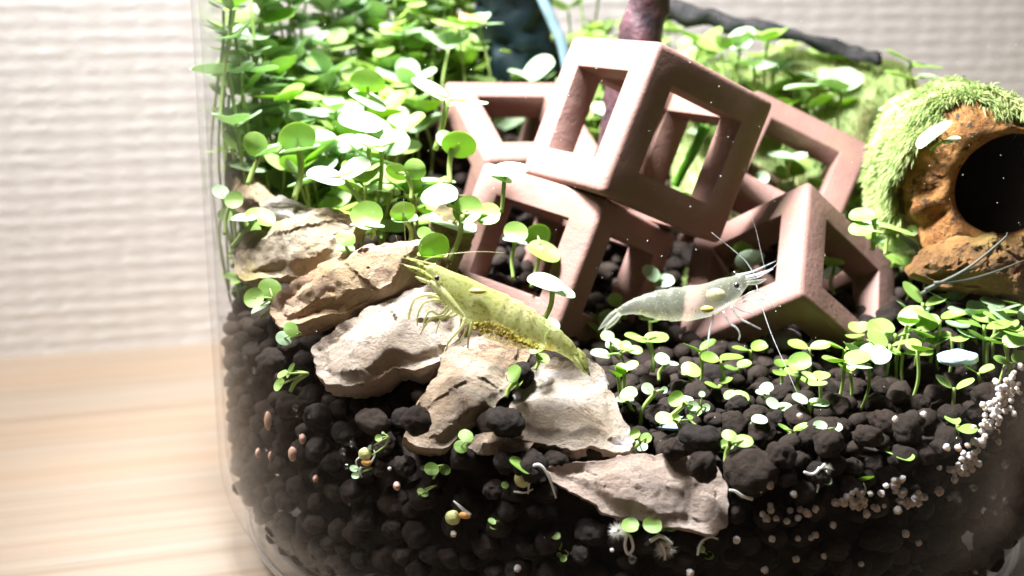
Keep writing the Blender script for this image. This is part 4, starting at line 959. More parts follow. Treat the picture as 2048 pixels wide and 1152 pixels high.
# low moss on the rising back of the bed
def back_moss():
    b = MB(); rn = random.Random(8); vs = []; fs = []; NU, NV = 46, 26
    for j in range(NV):
        for i in range(NU):
            u, v = i / (NU - 1), j / (NV - 1); x = 0.8 + u * 5.3; y = -.6 + v * 6.2
            q = math.hypot(x, y)
            if q > 6.4: x *= 6.4 / q; y *= 6.4 / q
            m_ = math.exp(-(((x - 3.7) / 2.7) ** 2 + ((y - 4.6) / 1.25) ** 2)) * 1.7 + .5 * math.exp(-(((x - 4.6) / 1.0) ** 2 + ((y - 1.5) / 1.5) ** 2)) + 1.0 * math.exp(-(((x - 5.3) / 1.0) ** 2 + ((y - 3.0) / 1.0) ** 2)) + .35 * math.exp(-((y - 4.2) / 1.3) ** 2)
            h = max(soil_h(x, y) - .2 + m_, soil_h(x, y) - .3) + .22 * m_ * noise.fractal(Vector((x * 1.5, y * 1.5, 4)), .8, 2, 5) + .05
            if j == 0 or i == 0: h -= .4
            if h > 7.15: h = 7.15 + (h - 7.15) * .3
            vs.append(Vector((x, y, h)))
    for j in range(NV - 1):
        for i in range(NU - 1): a = j * NU + i; fs.append((a, a + 1, a + NU + 1, a + NU))
    b.add(vs, fs)
    for k in range(22000):
        i = rn.randrange(NU - 1); j = rn.randrange(NV - 1); a = vs[j * NU + i]; p = a + (vs[j * NU + i + 1] - a) * rn.random() + (vs[(j + 1) * NU + i] - a) * rn.random()
        dr = Vector((rn.uniform(-.6, .6), rn.uniform(-.6, .6), 1)).normalized(); ln = rn.uniform(.08, .22); s_ = dr.orthogonal().normalized() * .014
        o_ = len(b.v); b.v += [p - s_, p + s_, p + dr * ln]; b.f += [(o_, o_ + 1, o_ + 2)]
    tag(ob('moss_carpet', b.mesh('moss_carpet'), M_MOSS), 'blurred green moss carpet rising at the back behind the clay cubes', 'moss', None, 'stuff')
back_moss()
# orange root block under the log
rock('wood_chunk', 'orange brown lump of wood under the hollow log beside the standing clay cube', [(1838, 505), (1880, 480), (1960, 470), (2060, 475), (2120, 520), (2110, 585), (2040, 592), (1960, 580), (1880, 570), (1830, 545)],
     (1950, 585, -2.9), (0, -.9, .4), .5, mat_rock('orange_wood', (.34, .17, .05), (.18, .075, .02), (.08, .04, .02), 33, algae=.5), 33.0, .2, .2)
bpy.data.objects['wood_chunk']['category'] = 'wood'

# ------------------------------------------------------------------ driftwood, dark branch, tube
M_DRIFT = mat_simple('driftwood', (.010, .004, .007), .55, .5, 3.0, (.07, .028, .034), .9, .08)
def branch(name, label, pts, r0, r1, mat, cat, rough=.05, n=20):
    b = MB(); sp = smooth_path(pts, 8); b.tube(sp, taper(len(sp), r0, r1), n)
    b.v = [v + Vector((noise.fractal(v * 2.2, .8, 2, 4), noise.fractal(v * 2.2 + Vector((9, 0, 0)), .8, 2, 4), noise.fractal(v * 2.2 + Vector((0, 9, 0)), .8, 2, 4))) * rough * 1.6 for v in b.v]
    org = sp[0]; o = ob(name, b.mesh(name, org), mat); o.location = org; return tag(o, label, cat)
branch('driftwood', 'dark purple brown driftwood post rising behind the topmost clay cube', [PY(1225, 420, 1.2), PY(1245, 250, 1.0), PY(1285, 60, .8), PY(1320, -120, .6)], .42, .34, M_DRIFT, 'driftwood', .06)
branch('twig', 'thin dark twig lying across the back behind the topmost clay cube', [PY(1325, 18, 4.4), PY(1440, 42, 4.3), PY(1560, 66, 4.2), PY(1680, 96, 4.0), PY(1762, 118, 3.9)], .20, .10, mat_simple('twig_bark', (.012, .015, .013), .7, .2, 4.0, (.035, .03, .032), .8, .06), 'twig', .06)
M_TEAL = mat_simple('dark_teal', (.001, .006, .008), .6, .3, 1.5, (.002, .012, .015), .4, .08)
branch('dark_branch', 'dark teal branch stump standing in the leaves at the top', [PY(1045, 190, 4.6), PY(1030, 60, 4.4), PY(1020, -60, 4.0), PY(1010, -160, 3.8)], .78, .72, M_TEAL, 'branch', .1)
branch('air_tube', 'pale blue grey tube running down beside the dark teal stump', [PY(1070, -80, 3.2), PY(1082, -10, 3.2), PY(1108, 50, 3.3), PY(1128, 105, 3.4), PY(1140, 190, 3.6)], .11, .09, mat_simple('tube_plastic', (.22, .32, .38), .35, .5), 'tube', .006)
branch('fallen_leaf_tip', 'small orange leaf tip beside the dark teal stump', [PY(920, 38, 3.4), PY(945, 42, 3.4), PY(962, 48, 3.4)], .12, .05, mat_simple('orange_leaf', (.75, .30, .15), .5), 'leaf', .01)
branch('green_stem', 'thick bright green stem inside the right opening of the topmost clay cube', [PY(1350, 372, .6), PY(1372, 330, .6), PY(1395, 285, .6), PY(1412, 252, .6)], .07, .10, mat_simple('bright_stem', (.10, .34, .02), .4, .5, trans=.3), 'stem', .01, 10)
def web():
    for i, pts in enumerate([[(1842, 588), (1900, 556), (1962, 530), (1992, 492)], [(1868, 566), (1930, 560), (1985, 545), (2050, 520)], [(1850, 580), (1930, 540), (2005, 480), (2015, 465)]]):
        b = MB(); sp = smooth_path([PY(x, y, -3.25) for x, y in pts], 6); b.tube(sp, taper(len(sp), .03, .008), 6)
        o = ob('root', b.mesh('root', sp[0]), M_WEB); o.location = sp[0]; tag(o, ['thick grey translucent root crossing below the log hole', 'lower grey root running right below the log hole', 'thin grey root reaching up to the edge of the log hole'][i], 'root')
M_WEB = mat_simple('grey_root', (.16, .16, .13), .5, .4, trans=.5, col2=(.2, .2, .17))
web()

# ------------------------------------------------------------------ pebbles; the two glassy ones stand in for a glare and a glint
def ellipsoid(name, label, p, sx, sy, sz, mat, cat, seed=0, amp=.06, sub=4, group=None):
    bm = bmesh.new(); bmesh.ops.create_icosphere(bm, subdivisions=sub, radius=1)
    for v in bm.verts: v.co = v.co * (1 + amp * noise.fractal(v.co * 1.3 + Vector((seed, 0, 0)), .8, 2, 3))
    me = bpy.data.meshes.new(name); bm.to_mesh(me); bm.free(); me.polygons.foreach_set('use_smooth', [True] * len(me.polygons))
    return tag(ob(name, me, mat, None, Matrix.LocRotScale(p, None, Vector((sx, sy, sz)))), label, cat, group)
M_GLINT = mat_simple('glint_glass', (.34, .55, .80), .10, .8, 1.6, (.78, .80, .82))
ellipsoid('pebble', 'glassy stand-in for a blue white glare between the right seedlings and the soil pellets', PY(1915, 716, -3.9), .27, .14, .11, M_GLINT, 'pebble', 1, .12)
ellipsoid('pebble', 'glassy stand-in for a bluish glint under the pale seedling cluster on the open bed', PY(1345, 846, -5.0), .30, .2, .08, M_GLINT, 'pebble', 2)
ellipsoid('pebble', 'lilac grey pebble in the shade under the standing clay cube', PY(1570, 680, -2.2), .26, .2, .17, mat_simple('lilac_stone', (.26, .20, .24), .6), 'pebble', 3)

# ------------------------------------------------------------------ seeds along the glass
def mat_seed():
    m, nt, out = new_mat('seed_fuzzy'); oi = N(nt, 'ObjectInfo'); tc = N(nt, 'TexCoord')
    dn = N(nt, 'VectorMath', operation='DISTANCE'); L(nt, tc.outputs['Object'], dn.inputs[0]); dn.inputs[1].default_value = (.15, -.75, -.2)
    core = ramp(nt, [(.35, (1, 1, 1)), (.75, (0, 0, 0))], dn.outputs['Value']).outputs[0]
    fuzz = mixc(nt, (.74, .70, .72), (.84, .79, .74), oi.outputs['Random'])
    orange = mixc(nt, (.66, .34, .10), (.86, .68, .42), oi.outputs['Random'])
    col = mixc(nt, fuzz, orange, core)
    pr = N(nt, 'BsdfPrincipled', Roughness=.45); L(nt, col, pr.inputs['Base Color'])
    nz = N(nt, 'TexNoise', Scale=5.0, Detail=4.0); L(nt, tc.outputs['Object'], nz.inputs['Vector']); L(nt, bump(nt, nz.outputs[0], .5, .2), pr.inputs['Normal'])
    tl = N(nt, 'BsdfTranslucent'); L(nt, col, tl.inputs[0]); mx = N(nt, 'MixShader'); mx.inputs[0].default_value = .35
    L(nt, pr.outputs[0], mx.inputs[1]); L(nt, tl.outputs[0], mx.inputs[2]); L(nt, mx.outputs[0], out.inputs[0]); return m
M_SEED = mat_seed(); SM = []
for i in range(4):
    bm = bmesh.new(); bmesh.ops.create_icosphere(bm, subdivisions=3, radius=1)
    for v in bm.verts: v.co *= 1 + .30 * noise.noise(v.co * 1.4 + Vector((i * 4, 0, 0))) + .07 * noise.noise(v.co * 4.0)
    me = bpy.data.meshes.new('seed'); bm.to_mesh(me); bm.free(); me.polygons.foreach_set('use_smooth', [True] * len(me.polygons)); me.materials.append(M_SEED); SM.append(me)
SR = random.Random(21); placed = []
def seed_at(x, y, r_px, label, group=None, off=0):
    r = .86 * r_px / F * 13.9; p = PG(x, y, R_IN - r * 1.05 - off); 
    for q, rq in placed:
        if (p - q).length < (r + rq) * .62: return False
    placed.append((p, r))
    ob('seed', SM[SR.randrange(4)], None, None, Matrix.LocRotScale(p, Euler((SR.uniform(-.6, .6), SR.uniform(-.6, .6), SR.uniform(-.8, .8))), Vector((r, r, r * SR.uniform(.85, 1.15)))))
    o = COL.objects[-1]; tag(o, label, 'seed', group)
    if group: RUNS.setdefault('pale seed', []).append((o, x, y, r))
    return True
def seeds(n, path, spread_, rp, label, group):
    k = 0; t = 0
    while k < n and t < n * 12:
        t += 1; f = SR.random() * (len(path) - 1); i = int(f); f -= i
        x = path[i][0] + (path[i + 1][0] - path[i][0]) * f + SR.gauss(0, spread_ * .62); y = path[i][1] + (path[i + 1][1] - path[i][1]) * f + SR.gauss(0, spread_ * .5)
        if seed_at(x, y, SR.uniform(*rp), label, group, SR.choice([0, 0, .06])): k += 1
seeds(15, [(1532, 1022), (1560, 1036), (1590, 1030), (1635, 1020)], 13, (7, 11), 'white and orange seed in the cluster low between pellets right of the pinkish stone', 'seeds in the lowest left cluster')
seeds(22, [(1668, 985), (1700, 1000), (1725, 985), (1720, 1015), (1748, 1030)], 14, (7, 11), 'white and orange seed in the cluster around the single rising leaf', 'seeds in the middle left cluster')
seeds(14, [(1760, 985), (1788, 965), (1798, 960), (1800, 1000)], 10, (7, 10), 'white fuzzy seed in the drooping strand of seeds mid right', 'seeds in the drooping strand')
seeds(12, [(1805, 1015), (1825, 1005), (1850, 980)], 11, (7, 11), 'pale seed in the short diagonal cluster below the drooping strand', 'seeds in the short diagonal cluster')
seeds(30, [(1895, 955), (1925, 930), (1950, 920), (1940, 905), (1908, 960)], 16, (6, 10), 'pale brown seed in the dense patch left of the glass bubbles', 'seeds in the dense patch')
seeds(84, [(1950, 900), (1968, 870), (1985, 830), (2000, 790), (2015, 760), (2025, 800)], 24, (6, 9), 'small pinkish tan seed in the tall heap up the right glass', 'seeds in the tall heap')
for x, y, r, lab in [(1588, 988, 9, 'single pale orange seed above the lowest left seed cluster'), (1473, 1080, 9, 'single white seed beside the lower right corner of the pinkish stone'), (1544, 1078, 8, 'single beige seed below the lowest left seed cluster'), (1596, 1077, 7, 'small orange seed left of the white pair'), (1592, 1118, 8, 'whitish seed below the small orange seed'),
                     (1630, 1070, 9, 'upper seed of the white pair'), (1622, 1076, 7, 'lower seed of the white pair'), (1666, 1050, 8, 'white fuzzy seed below the middle left seed cluster'), (1530, 1140, 9, 'orange seed at the bottom edge below the pinkish stone'), (1811, 1067, 9, 'bright round seed alone in the dark right of the clusters'),
                     (1838, 1086, 7, 'dull orange seed right of the bright lone seed'), (1847, 828, 8, 'yellow orange seed lying on the pellets below the short green seedling'), (1878, 982, 12, 'largest tan seed between the diagonal cluster and the dense patch'), (1894, 895, 9, 'grey fuzzy seed above the dense patch'), (1722, 1128, 7, 'dim seed near the bottom right edge'),
                     (1648, 1112, 7, 'dim beige seed below the white fuzzy seed'), (1540, 970, 10, 'orange seed with a pale root by the biggest brown pellet'), (1768, 1012, 6, 'tiny yellow seed between two clusters'), (1380, 1146, 9, 'pale green seed at the bottom edge below the furry roots'), (1224, 1100, 5, 'tiny pale seed under the looped root'), (907, 1068, 8, 'small orange brown grain under the lower sprouting seed'),
                     (1035, 1137, 9, 'tan seed at the bottom edge below the olive leaves'), (779, 937, 5, 'tiny white grain right of the upper sprouting seed'), (1790, 838, 7, 'beige grain between pellets on the right'), (1600, 832, 7, 'yellow ringed seed under the wide winged seedling')]:
    seed_at(x, y, r, lab)
M_OVAL = mat_simple('pink_grain', (.50, .30, .22), .55)
for x, y, a, b, lab in [(536, 842, 9, 24, 'pinkish oval grain high against the left glass'), (585, 908, 10, 18, 'reddish oval grain lower against the left glass'), (605, 878, 8, 12, 'pale brown oval grain between the two larger oval grains'), (516, 906, 6, 12, 'small beige grain farthest out on the left glass'), (541, 912, 5, 12, 'yellowish grain beside the small beige grain on the left glass'), (631, 957, 6, 8, 'orange grain on the lower left glass'), (794, 972, 8, 10, 'dim brown grain right of the tiny two leaf sprout')]:
    p = PG(x, y, R_IN - .06); s = 14.3 / F; ellipsoid('grain', lab, p, a * s, .06, b * s, M_OVAL, 'grain', x, .1, 3)

# sprouting seeds with roots
M_YS = mat_simple('yellow_seed', (.55, .52, .16), .4, .5, 3.0, (.66, .66, .32), .3, .05, trans=.25); M_OR = mat_simple('seed_coat', (.62, .26, .05), .5, .5, 4.0, (.72, .42, .14))
def sprout(label, x, y, r_px, coat, roots, leaf=None):
    s = 13.9 / F; r = r_px * s; p = PG(x, y, R_IN - r * 1.1); root = empty('sprouting_seed', p - Vector((0, 0, r))); tag(root, label, 'sprouting seed')
    def blob(name, q, rad, mat, sc=(1, 1, 1), seed=0):
        bm = bmesh.new(); bmesh.ops.create_icosphere(bm, subdivisions=3, radius=1)
        for v in bm.verts: v.co *= 1 + .08 * noise.noise(v.co * 1.5 + Vector((seed, 0, 0)))
        me = bpy.data.meshes.new(name); bm.to_mesh(me); bm.free(); me.polygons.foreach_set('use_smooth', [True] * len(me.polygons))
        ob(name, me, mat, root, Matrix.LocRotScale(q, None, Vector(sc) * rad))
    if r_px > 3: blob('seed_body', p, r, M_YS, (1, .8, 1), x)
    if coat: blob('seed_coat', PG(coat[0], coat[1], R_IN - coat[2] * s * 1.3), coat[2] * s, M_OR, (1.2, .8, .8), y)
    for rt_ in roots:
        b = MB(); sp = smooth_path([PG(a, c, R_IN - .09) for a, c in rt_[0]], 6); b.tube(sp, taper(len(sp), rt_[1] * s, rt_[2] * s), 7); ob('root', b.mesh('root', root.location), M_ROOT, root)
    return root
sprout('yellow sprouting seed with an orange patch in the dark soil at lower left', 730, 908, 15, (733, 925, 10), [([(722, 935), (716, 950)], 3, 1.5), ([(742, 925), (750, 910), (748, 900)], 2.5, 1), ([(718, 915), (712, 925), (722, 950), (724, 955)], 2, 1)])
sprout('round yellow green sprouting seed with a white root tip below the dark pellets', 906, 1035, 17, (930, 1030, 11), [([(940, 1032), (922, 1015), (907, 1002)], 6, 1.5)])
sprout('sprouting bean with a green leaf and two long white roots under the pale slabs', 1045, 958, 18, None, [([(1058, 935), (1080, 930), (1098, 955), (1112, 996)], 4, 1.8), ([(1055, 945), (1058, 965), (1056, 988)], 4, 1.5), ([(1056, 940), (1064, 952), (1073, 958)], 5.5, 4), ([(1028, 983), (1050, 985), (1066, 978)], 2.5, 1.5)])
plant_px('pointed green leaf folded over the sprouting bean under the pale slabs', [(1042, 930, 26, 9, 32, False, 0)], (1048, 955), -6.42, 1, None, .012)
sprout('furry white roots hanging from the bright leaf pair at the bottom', 1312, 1078, 2, None, [([(1300, 1082), (1322, 1072), (1345, 1088)], 4.5, 3), ([(1322, 1085), (1330, 1105), (1330, 1120)], 4, 2), ([(1335, 1085), (1342, 1098)], 3, 2)])
sprout('white looped root under the left end of the pinkish stone', 1258, 1075, 2, None, [([(1255, 1065), (1250, 1090), (1256, 1108), (1266, 1096), (1262, 1075), (1255, 1068)], 3.5, 3)])
sprout('curled white root beside the stacked olive leaves', 1096, 1078, 2, None, [([(1082, 1082), (1092, 1075), (1106, 1080)], 4, 1.5)])
sprout('branching white root above the seed cluster near the right end of the pinkish stone', 1636, 945, 3, None, [([(1608, 944), (1625, 948), (1640, 938), (1650, 928)], 3, 3), ([(1632, 950), (1636, 970), (1634, 985)], 4, 1.5), ([(1640, 935), (1630, 950)], 4, 3)])
sprout('thin white root between the big pellet and the pinkish stone edge', 1490, 990, 2, None, [([(1458, 980), (1470, 982), (1485, 992), (1505, 998)], 2.5, 4), ([(1520, 985), (1535, 972)], 2.5, 1.5)])
sprout('tiny sprout root in front of the drooping seed strand', 1730, 985, 2, None, [([(1728, 990), (1731, 978), (1727, 966)], 2, 1.5)])
sprout('pale root at the foot of the bent two leaf sprout', 1400, 1085, 2, None, [([(1395, 1110), (1402, 1085), (1420, 1074), (1436, 1078)], 3, 2)])
# fuzz around roots
def fuzz(label, x, y, rad, n):
    b = MB(); rn = random.Random(x); s = 13.9 / F; c = PG(x, y, R_IN - .12)
    for k in range(n):
        d = Vector((rn.gauss(0, 1), rn.gauss(0, .4), rn.gauss(0, 1))).normalized(); p = c + d * rad * s * .2; q = c + d * rad * s * rn.uniform(.7, 1.1) + Vector((rn.uniform(-.02, .02), 0, 0))
        w = d.orthogonal().normalized() * .0035; o_ = len(b.v); b.v += [p - w, p + w, q]; b.f += [(o_, o_ + 1, o_ + 2)]
    tag(ob('root_fuzz', b.mesh('root_fuzz'), M_ROOT), label, 'root fuzz', None, 'stuff')
fuzz('pinkish white fuzz around the looped root', 1237, 1062, 24, 260); fuzz('white fuzz hanging under the bright leaf pair', 1330, 1098, 28, 300); fuzz('grey white fuzz on the branching root', 1652, 938, 16, 150)

# ------------------------------------------------------------------ bubbles and floating specks
M_BUB = mat_glass('bubble', .12, 1.0)
BUB = [(591, 815, 7), (595, 834, 3), (618, 833, 4), (703, 888, 6), (686, 903, 7), (693, 933, 6), (598, 870, 4), (699, 1008, 3), (543, 1047, 4), (1916, 882, 9), (1899, 997, 6), (1919, 999, 6), (1947, 976, 9), (1985, 990, 9), (2010, 1002, 7), (1991, 1026, 5), (2012, 1025, 4), (1265, 1119, 10), (500, 762, 5), (509, 742, 6), (1952, 1145, 5), (2010, 930, 8), (490, 715, 5)]
for x, y, r in BUB:
    s = r * 14 / F; p = PG(x, y, R_IN - s * .8)
    ellipsoid('bubble', 'tiny clear air bubble on the right glass below the seed heap' if x > 1300 else ('clear air bubble under the furry roots at the bottom' if x > 1200 else 'tiny clear air bubble on the left glass'), p, s, s * .8, s * (1.5 if x > 1950 else 1.15), M_BUB, 'bubble', x, .05, 3, 'bubbles on the right glass' if x > 1300 else (None if x > 1200 else 'bubbles on the left glass'))
b = MB(); rn = random.Random(4); ico = bmesh.new(); bmesh.ops.create_icosphere(ico, subdivisions=1, radius=1); iv = [v.co.copy() for v in ico.verts]; inf = [tuple(v.index for v in f.verts) for f in ico.faces]; ico.free()
for k in range(330):
    p = PD(rn.uniform(430, 2048), rn.uniform(20, 1000) ** 1.0, rn.uniform(14.3, 18))
    if math.hypot(p.x, p.y) > 6.5 or p.z < soil_h(p.x, p.y) + .1: continue
    r = rn.uniform(.0025, .0065); b.add([p + v * r for v in iv], inf)
tag(ob('floating_specks', b.mesh('floating_specks'), mat_simple('speck', (.85, .82, .78), .6)), 'tiny pale specks drifting in the water', 'specks', None, 'stuff')

# ------------------------------------------------------------------ shrimps
def mat_shrimp(name, base, speck, dens, clear, yellow_low=None, sc=1.0):
    m, nt, out = new_mat(name); tc = N(nt, 'TexCoord')
    n1 = N(nt, 'TexNoise', Scale=26.0 * sc, Detail=3.0, Roughness=.6); L(nt, tc.outputs['Object'], n1.inputs['Vector'])
    n2 = N(nt, 'TexNoise', Scale=3.0, Detail=4.0, Roughness=.6); L(nt, tc.outputs['Object'], n2.inputs['Vector'])
    sp = ramp(nt, [(dens, (0, 0, 0)), (dens + .06, (1, 1, 1))], n1.outputs[0]).outputs[0]
    body = ramp(nt, [(.3, base[0]), (.65, base[1])], n2.outputs[0]).outputs[0]
    if yellow_low:
        at = N(nt, 'Attribute'); at.attribute_name = 'low'; body = mixc(nt, body, yellow_low, at.outputs['Fac'])
    col = mixc(nt, body, speck, math_(nt, 'MULTIPLY', sp, .85))
    pr = N(nt, 'BsdfPrincipled', Roughness=.3); pr.inputs['Specular IOR Level'].default_value = .6; L(nt, col, pr.inputs['Base Color'])
    L(nt, bump(nt, n1.outputs[0], .15, .02), pr.inputs['Normal'])
    tl = N(nt, 'BsdfTranslucent'); L(nt, col, tl.inputs[0]); mx = N(nt, 'MixShader'); mx.inputs[0].default_value = .45
    L(nt, pr.outputs[0], mx.inputs[1]); L(nt, tl.outputs[0], mx.inputs[2])
    tr = N(nt, 'BsdfTransparent'); m2 = N(nt, 'MixShader'); 
    cl = math_(nt, 'MULTIPLY', math_(nt, 'SUBTRACT', 1.0, math_(nt, 'MULTIPLY', sp, .6)), clear)
    L(nt, cl, m2.inputs[0]); L(nt, mx.outputs[0], m2.inputs[1]); L(nt, tr.outputs[0], m2.inputs[2]); L(nt, m2.outputs[0], out.inputs[0]); return m
def shrimp(label, Y, stations, fat, mats, legs, tubes, eyes, plates, fan, low_on=False, parts=()):
    mb, mlimb = mats
    D0 = (PY(stations[len(stations) // 2][0][0], stations[len(stations) // 2][0][1], Y) - CAM).dot(FW); s = D0 / F
    org = PD(stations[4][1][0], stations[4][1][1] + 30, D0); root = empty('shrimp', org); tag(root, label, 'shrimp')
    def q(x, y, l=0): return PD(x, y, D0) + FW * l
    # dense spine by interpolation
    tops = smooth_path([Vector((a[0], a[1], 0)) for a, b in stations], 6); bots = smooth_path([Vector((b[0], b[1], 0)) for a, b in stations], 6)
    NA = 28; vs = []; fs = []; low = []; M_ = len(tops)
    for i in range(M_):
        t = i / (M_ - 1); tp, bt = tops[i], bots[i]; c = (tp + bt) / 2; h = (tp - bt).length / 2
        # overlapping abdomen plates
        pl = 0
        for a, b_ in zip(plates[:-1], plates[1:]):
            if a <= t < b_: pl = (t - a) / (b_ - a)
        k = 1 + .08 * pl
        w = h * s * fat
        for j in range(NA):
            a = 2 * math.pi * j / NA; u = math.cos(a); v = math.sin(a)
            # cross section: narrow back ridge, deep belly
            uu = math.copysign(abs(u) ** .9, u)
            p2 = c + (tp - bt) / 2 * uu * k; vs.append(q(p2.x, p2.y, w * v * k * (1 - .25 * max(0, u))))
            f = max(0, min(1, (-u - .15) * 2.2)) * max(0, min(1, (t - .38) * 9)) * max(0, min(1, (.86 - t) * 9)); low.append(f)
    for i in range(M_ - 1):
        for j in range(NA): a = i * NA + j; b_ = i * NA + (j + 1) % NA; fs.append((a, b_, b_ + NA, a + NA))
    fs.append(tuple(range(NA))[::-1]); fs.append(tuple((M_ - 1) * NA + j for j in range(NA)))
    me = mesh_of('body', [v - org for v in vs], fs)
    at = me.attributes.new('low', 'FLOAT', 'POINT'); at.data.foreach_set('value', low)
    ob('body', me, mb, root)
    def tb_(name, pts, r0, r1, mat, n=7, p=1.0):
        b_ = MB(); sp = smooth_path([q(*pp) for pp in pts], 6); b_.tube(sp, taper(len(sp), r0 * s * .72, r1 * s * .72, p), n); ob(name, b_.mesh(name, org), mat, root)
    for pts, r0, r1 in legs: tb_('leg', pts, r0, r1, mlimb)
    for nm, pts, r0, r1 in tubes: tb_(nm, pts, r0 * (.75 if nm == 'antenna' else 1), r1 * (.75 if nm == 'antenna' else 1), mlimb, 6)
    for x, y, l, r in eyes:
        for nm, rad, mt, off in (('eye', r, M_EYE, 0),):
            bm = bmesh.new(); bmesh.ops.create_uvsphere(bm, u_segments=20, v_segments=14, radius=rad * s); me = bpy.data.meshes.new(nm); bm.to_mesh(me); bm.free()
            me.polygons.foreach_set('use_smooth', [True] * len(me.polygons)); e = ob(nm, me, mt, root, Matrix.Translation(q(x, y, l)))
            bm = bmesh.new(); bmesh.ops.create_uvsphere(bm, u_segments=20, v_segments=14, radius=rad * s * 1.4); m2 = bpy.data.meshes.new('cornea'); bm.to_mesh(m2); bm.free()
            m2.polygons.foreach_set('use_smooth', [True] * len(m2.polygons)); m2.materials.append(M_CORNEA); c_ = bpy.data.objects.new('cornea', m2); COL.objects.link(c_); c_.parent = e
        b_ = MB(); b_.tube([q(x, y, l), q(x + 8, y + 6, l * .5)], [rad * s * .5, rad * s * .6], 7); ob('eye_stalk', b_.mesh('eye_stalk', org), mlimb, root)
    for nm, poly, l, mt in fan:
        # flat blades: a spindle cross-section along the list of (x, y, halfwidth)
        b_ = MB(); pts = smooth_path([Vector(pp) for pp in poly], 6); vs2 = []; f2 = []
        for i, pp in enumerate(pts):
            a = pts[max(i - 1, 0)]; c_ = pts[min(i + 1, len(pts) - 1)]; d = Vector((c_.x - a.x, c_.y - a.y, 0)).normalized(); nn = Vector((-d.y, d.x, 0)); w = max(pp.z, .3)
            for (o1, o2) in ((1, 0), (0, .25), (-1, 0), (0, -.25)): vs2.append(q(pp.x + nn.x * w * o1, pp.y + nn.y * w * o1, l + w * s * o2))
        for i in range(len(pts) - 1):
            for j in range(4): a = i * 4 + j; c_ = i * 4 + (j + 1) % 4; f2.append((a, c_, c_ + 4, a + 4))
        b_.add(vs2, f2); ob(nm, b_.mesh(nm, org), mt, root)
    return root, q, s, org
M_EYE = mat_simple('eye_black', (.01, .012, .012), .15, .8); M_CORNEA = mat_glass('cornea', .10, .9)
MS1 = mat_shrimp('olive_shrimp', ((.50, .54, .13), (.72, .74, .36)), (.20, .20, .03), .53, .58, (.56, .42, .06))
ML1 = mat_shrimp('olive_limb', ((.55, .55, .22), (.70, .70, .40)), (.36, .32, .05), .58, .25)
MSC = mat_shrimp('olive_blade', ((.40, .42, .07), (.60, .62, .25)), (.07, .08, .01), .50, .10)
st1 = [((850, 533), (851, 555)), ((864, 529), (862, 566)), ((885, 535), (872, 588)), ((905, 543), (890, 614)), ((935, 554), (916, 633)), ((972, 572), (942, 652)), ((1010, 590), (974, 674)), ((1041, 604), (1008, 687)), ((1066, 620), (1042, 695)), ((1091, 639), (1074, 699)), ((1116, 657), (1098, 700)), ((1138, 677), (1119, 706)), ((1150, 691), (1134, 715)), ((1156, 702), (1144, 722))]
S1, q1, s1, o1 = shrimp('yellow green speckled shrimp with long antennae perched on the white oval stone', -5.62, st1, .62, (MS1, ML1),
    [([(896, 612, -.05), (880, 628, -.1), (862, 622, -.1), (850, 640, -.05), (846, 662, 0)], 5, 2), ([(888, 604, -.12), (868, 600, -.2), (850, 606, -.2), (838, 628, -.15), (836, 650, -.1)], 5, 2), ([(880, 596, -.1), (856, 590, -.15), (832, 598, -.15), (822, 616, -.1), (818, 634, -.1)], 5, 2), ([(876, 590, .1), (845, 588, .12), (826, 604, .1), (816, 640, .1)], 4, 2),
     ([(905, 622, -.1), (888, 636, -.15), (866, 634, -.15), (848, 656, -.1), (842, 668, -.05)], 5, 2), ([(914, 628, -.1), (900, 634, -.12), (886, 632, -.15), (872, 634, -.15), (862, 640, -.1)], 4.5, 2.5), ([(930, 636, -.1), (925, 652, -.15), (912, 668, -.15), (898, 684, -.12), (892, 702, -.05)], 5.5, 2.2), ([(944, 644, -.08), (940, 664, -.1), (937, 680, -.08), (936, 696, -.05)], 4.5, 3),
     ([(938, 640, .1), (932, 660, .12), (916, 690, .12)], 4, 2), ([(900, 618, .1), (880, 640, .12), (870, 668, .12)], 4, 2)],
    [('rostrum', [(900, 545, 0), (868, 530, 0), (840, 522, 0), (813, 514, 0)], 5, .8), ('antenna', [(822, 522, -.05), (815, 500, -.1), (812, 470, -.15), (812, 440, -.2), (810, 400, -.2)], 1.8, .7), ('antenna', [(838, 530, -.05), (862, 516, -.1), (905, 508, -.15), (960, 504, -.15), (1010, 506, -.1)], 2.2, .6),
     ('antenna', [(818, 520, .05), (795, 512, 0), (765, 516, 0), (735, 530, 0)], 1.5, .6), ('antenna', [(820, 532, -.05), (800, 528, -.1), (780, 538, -.1)], 1.5, .6), ('antenna', [(822, 522, .1), (836, 508, .1), (842, 488, .1)], 1.5, .6), ('antenna', [(818, 516, .1), (800, 500, .1), (790, 470, .1)], 1.2, .5)],
    [(876, 557, -.20, 5.0), (869, 531, .16, 5.0)], [.40, .48, .56, .64, .72, .80, .90],
    [('antennal_scale', [(868, 544, 5), (850, 536, 6), (832, 526, 5), (812, 516, 1)], -.03, MSC), ('antennal_scale', [(866, 558, 4), (848, 548, 7), (828, 538, 5), (810, 531, 1)], -.14, MSC), ('antennal_scale', [(862, 566, 3), (846, 560, 4), (833, 553, 1)], -.18, ML1),
     ('tail_blade', [(1150, 705, 8), (1162, 722, 8), (1172, 738, 5), (1180, 752, .6)], -.06, MSC), ('tail_blade', [(1152, 700, 6), (1166, 712, 6), (1174, 728, 4), (1178, 742, .6)], .05, MS1), ('tail_blade', [(1144, 712, 5), (1154, 726, 6), (1164, 740, 4), (1172, 748, .6)], -.12, MS1),
     ('cheek_plate', [(862, 562, 3), (874, 574, 8), (890, 590, 10), (910, 612, 8), (930, 632, 3)], -.20, ML1)])
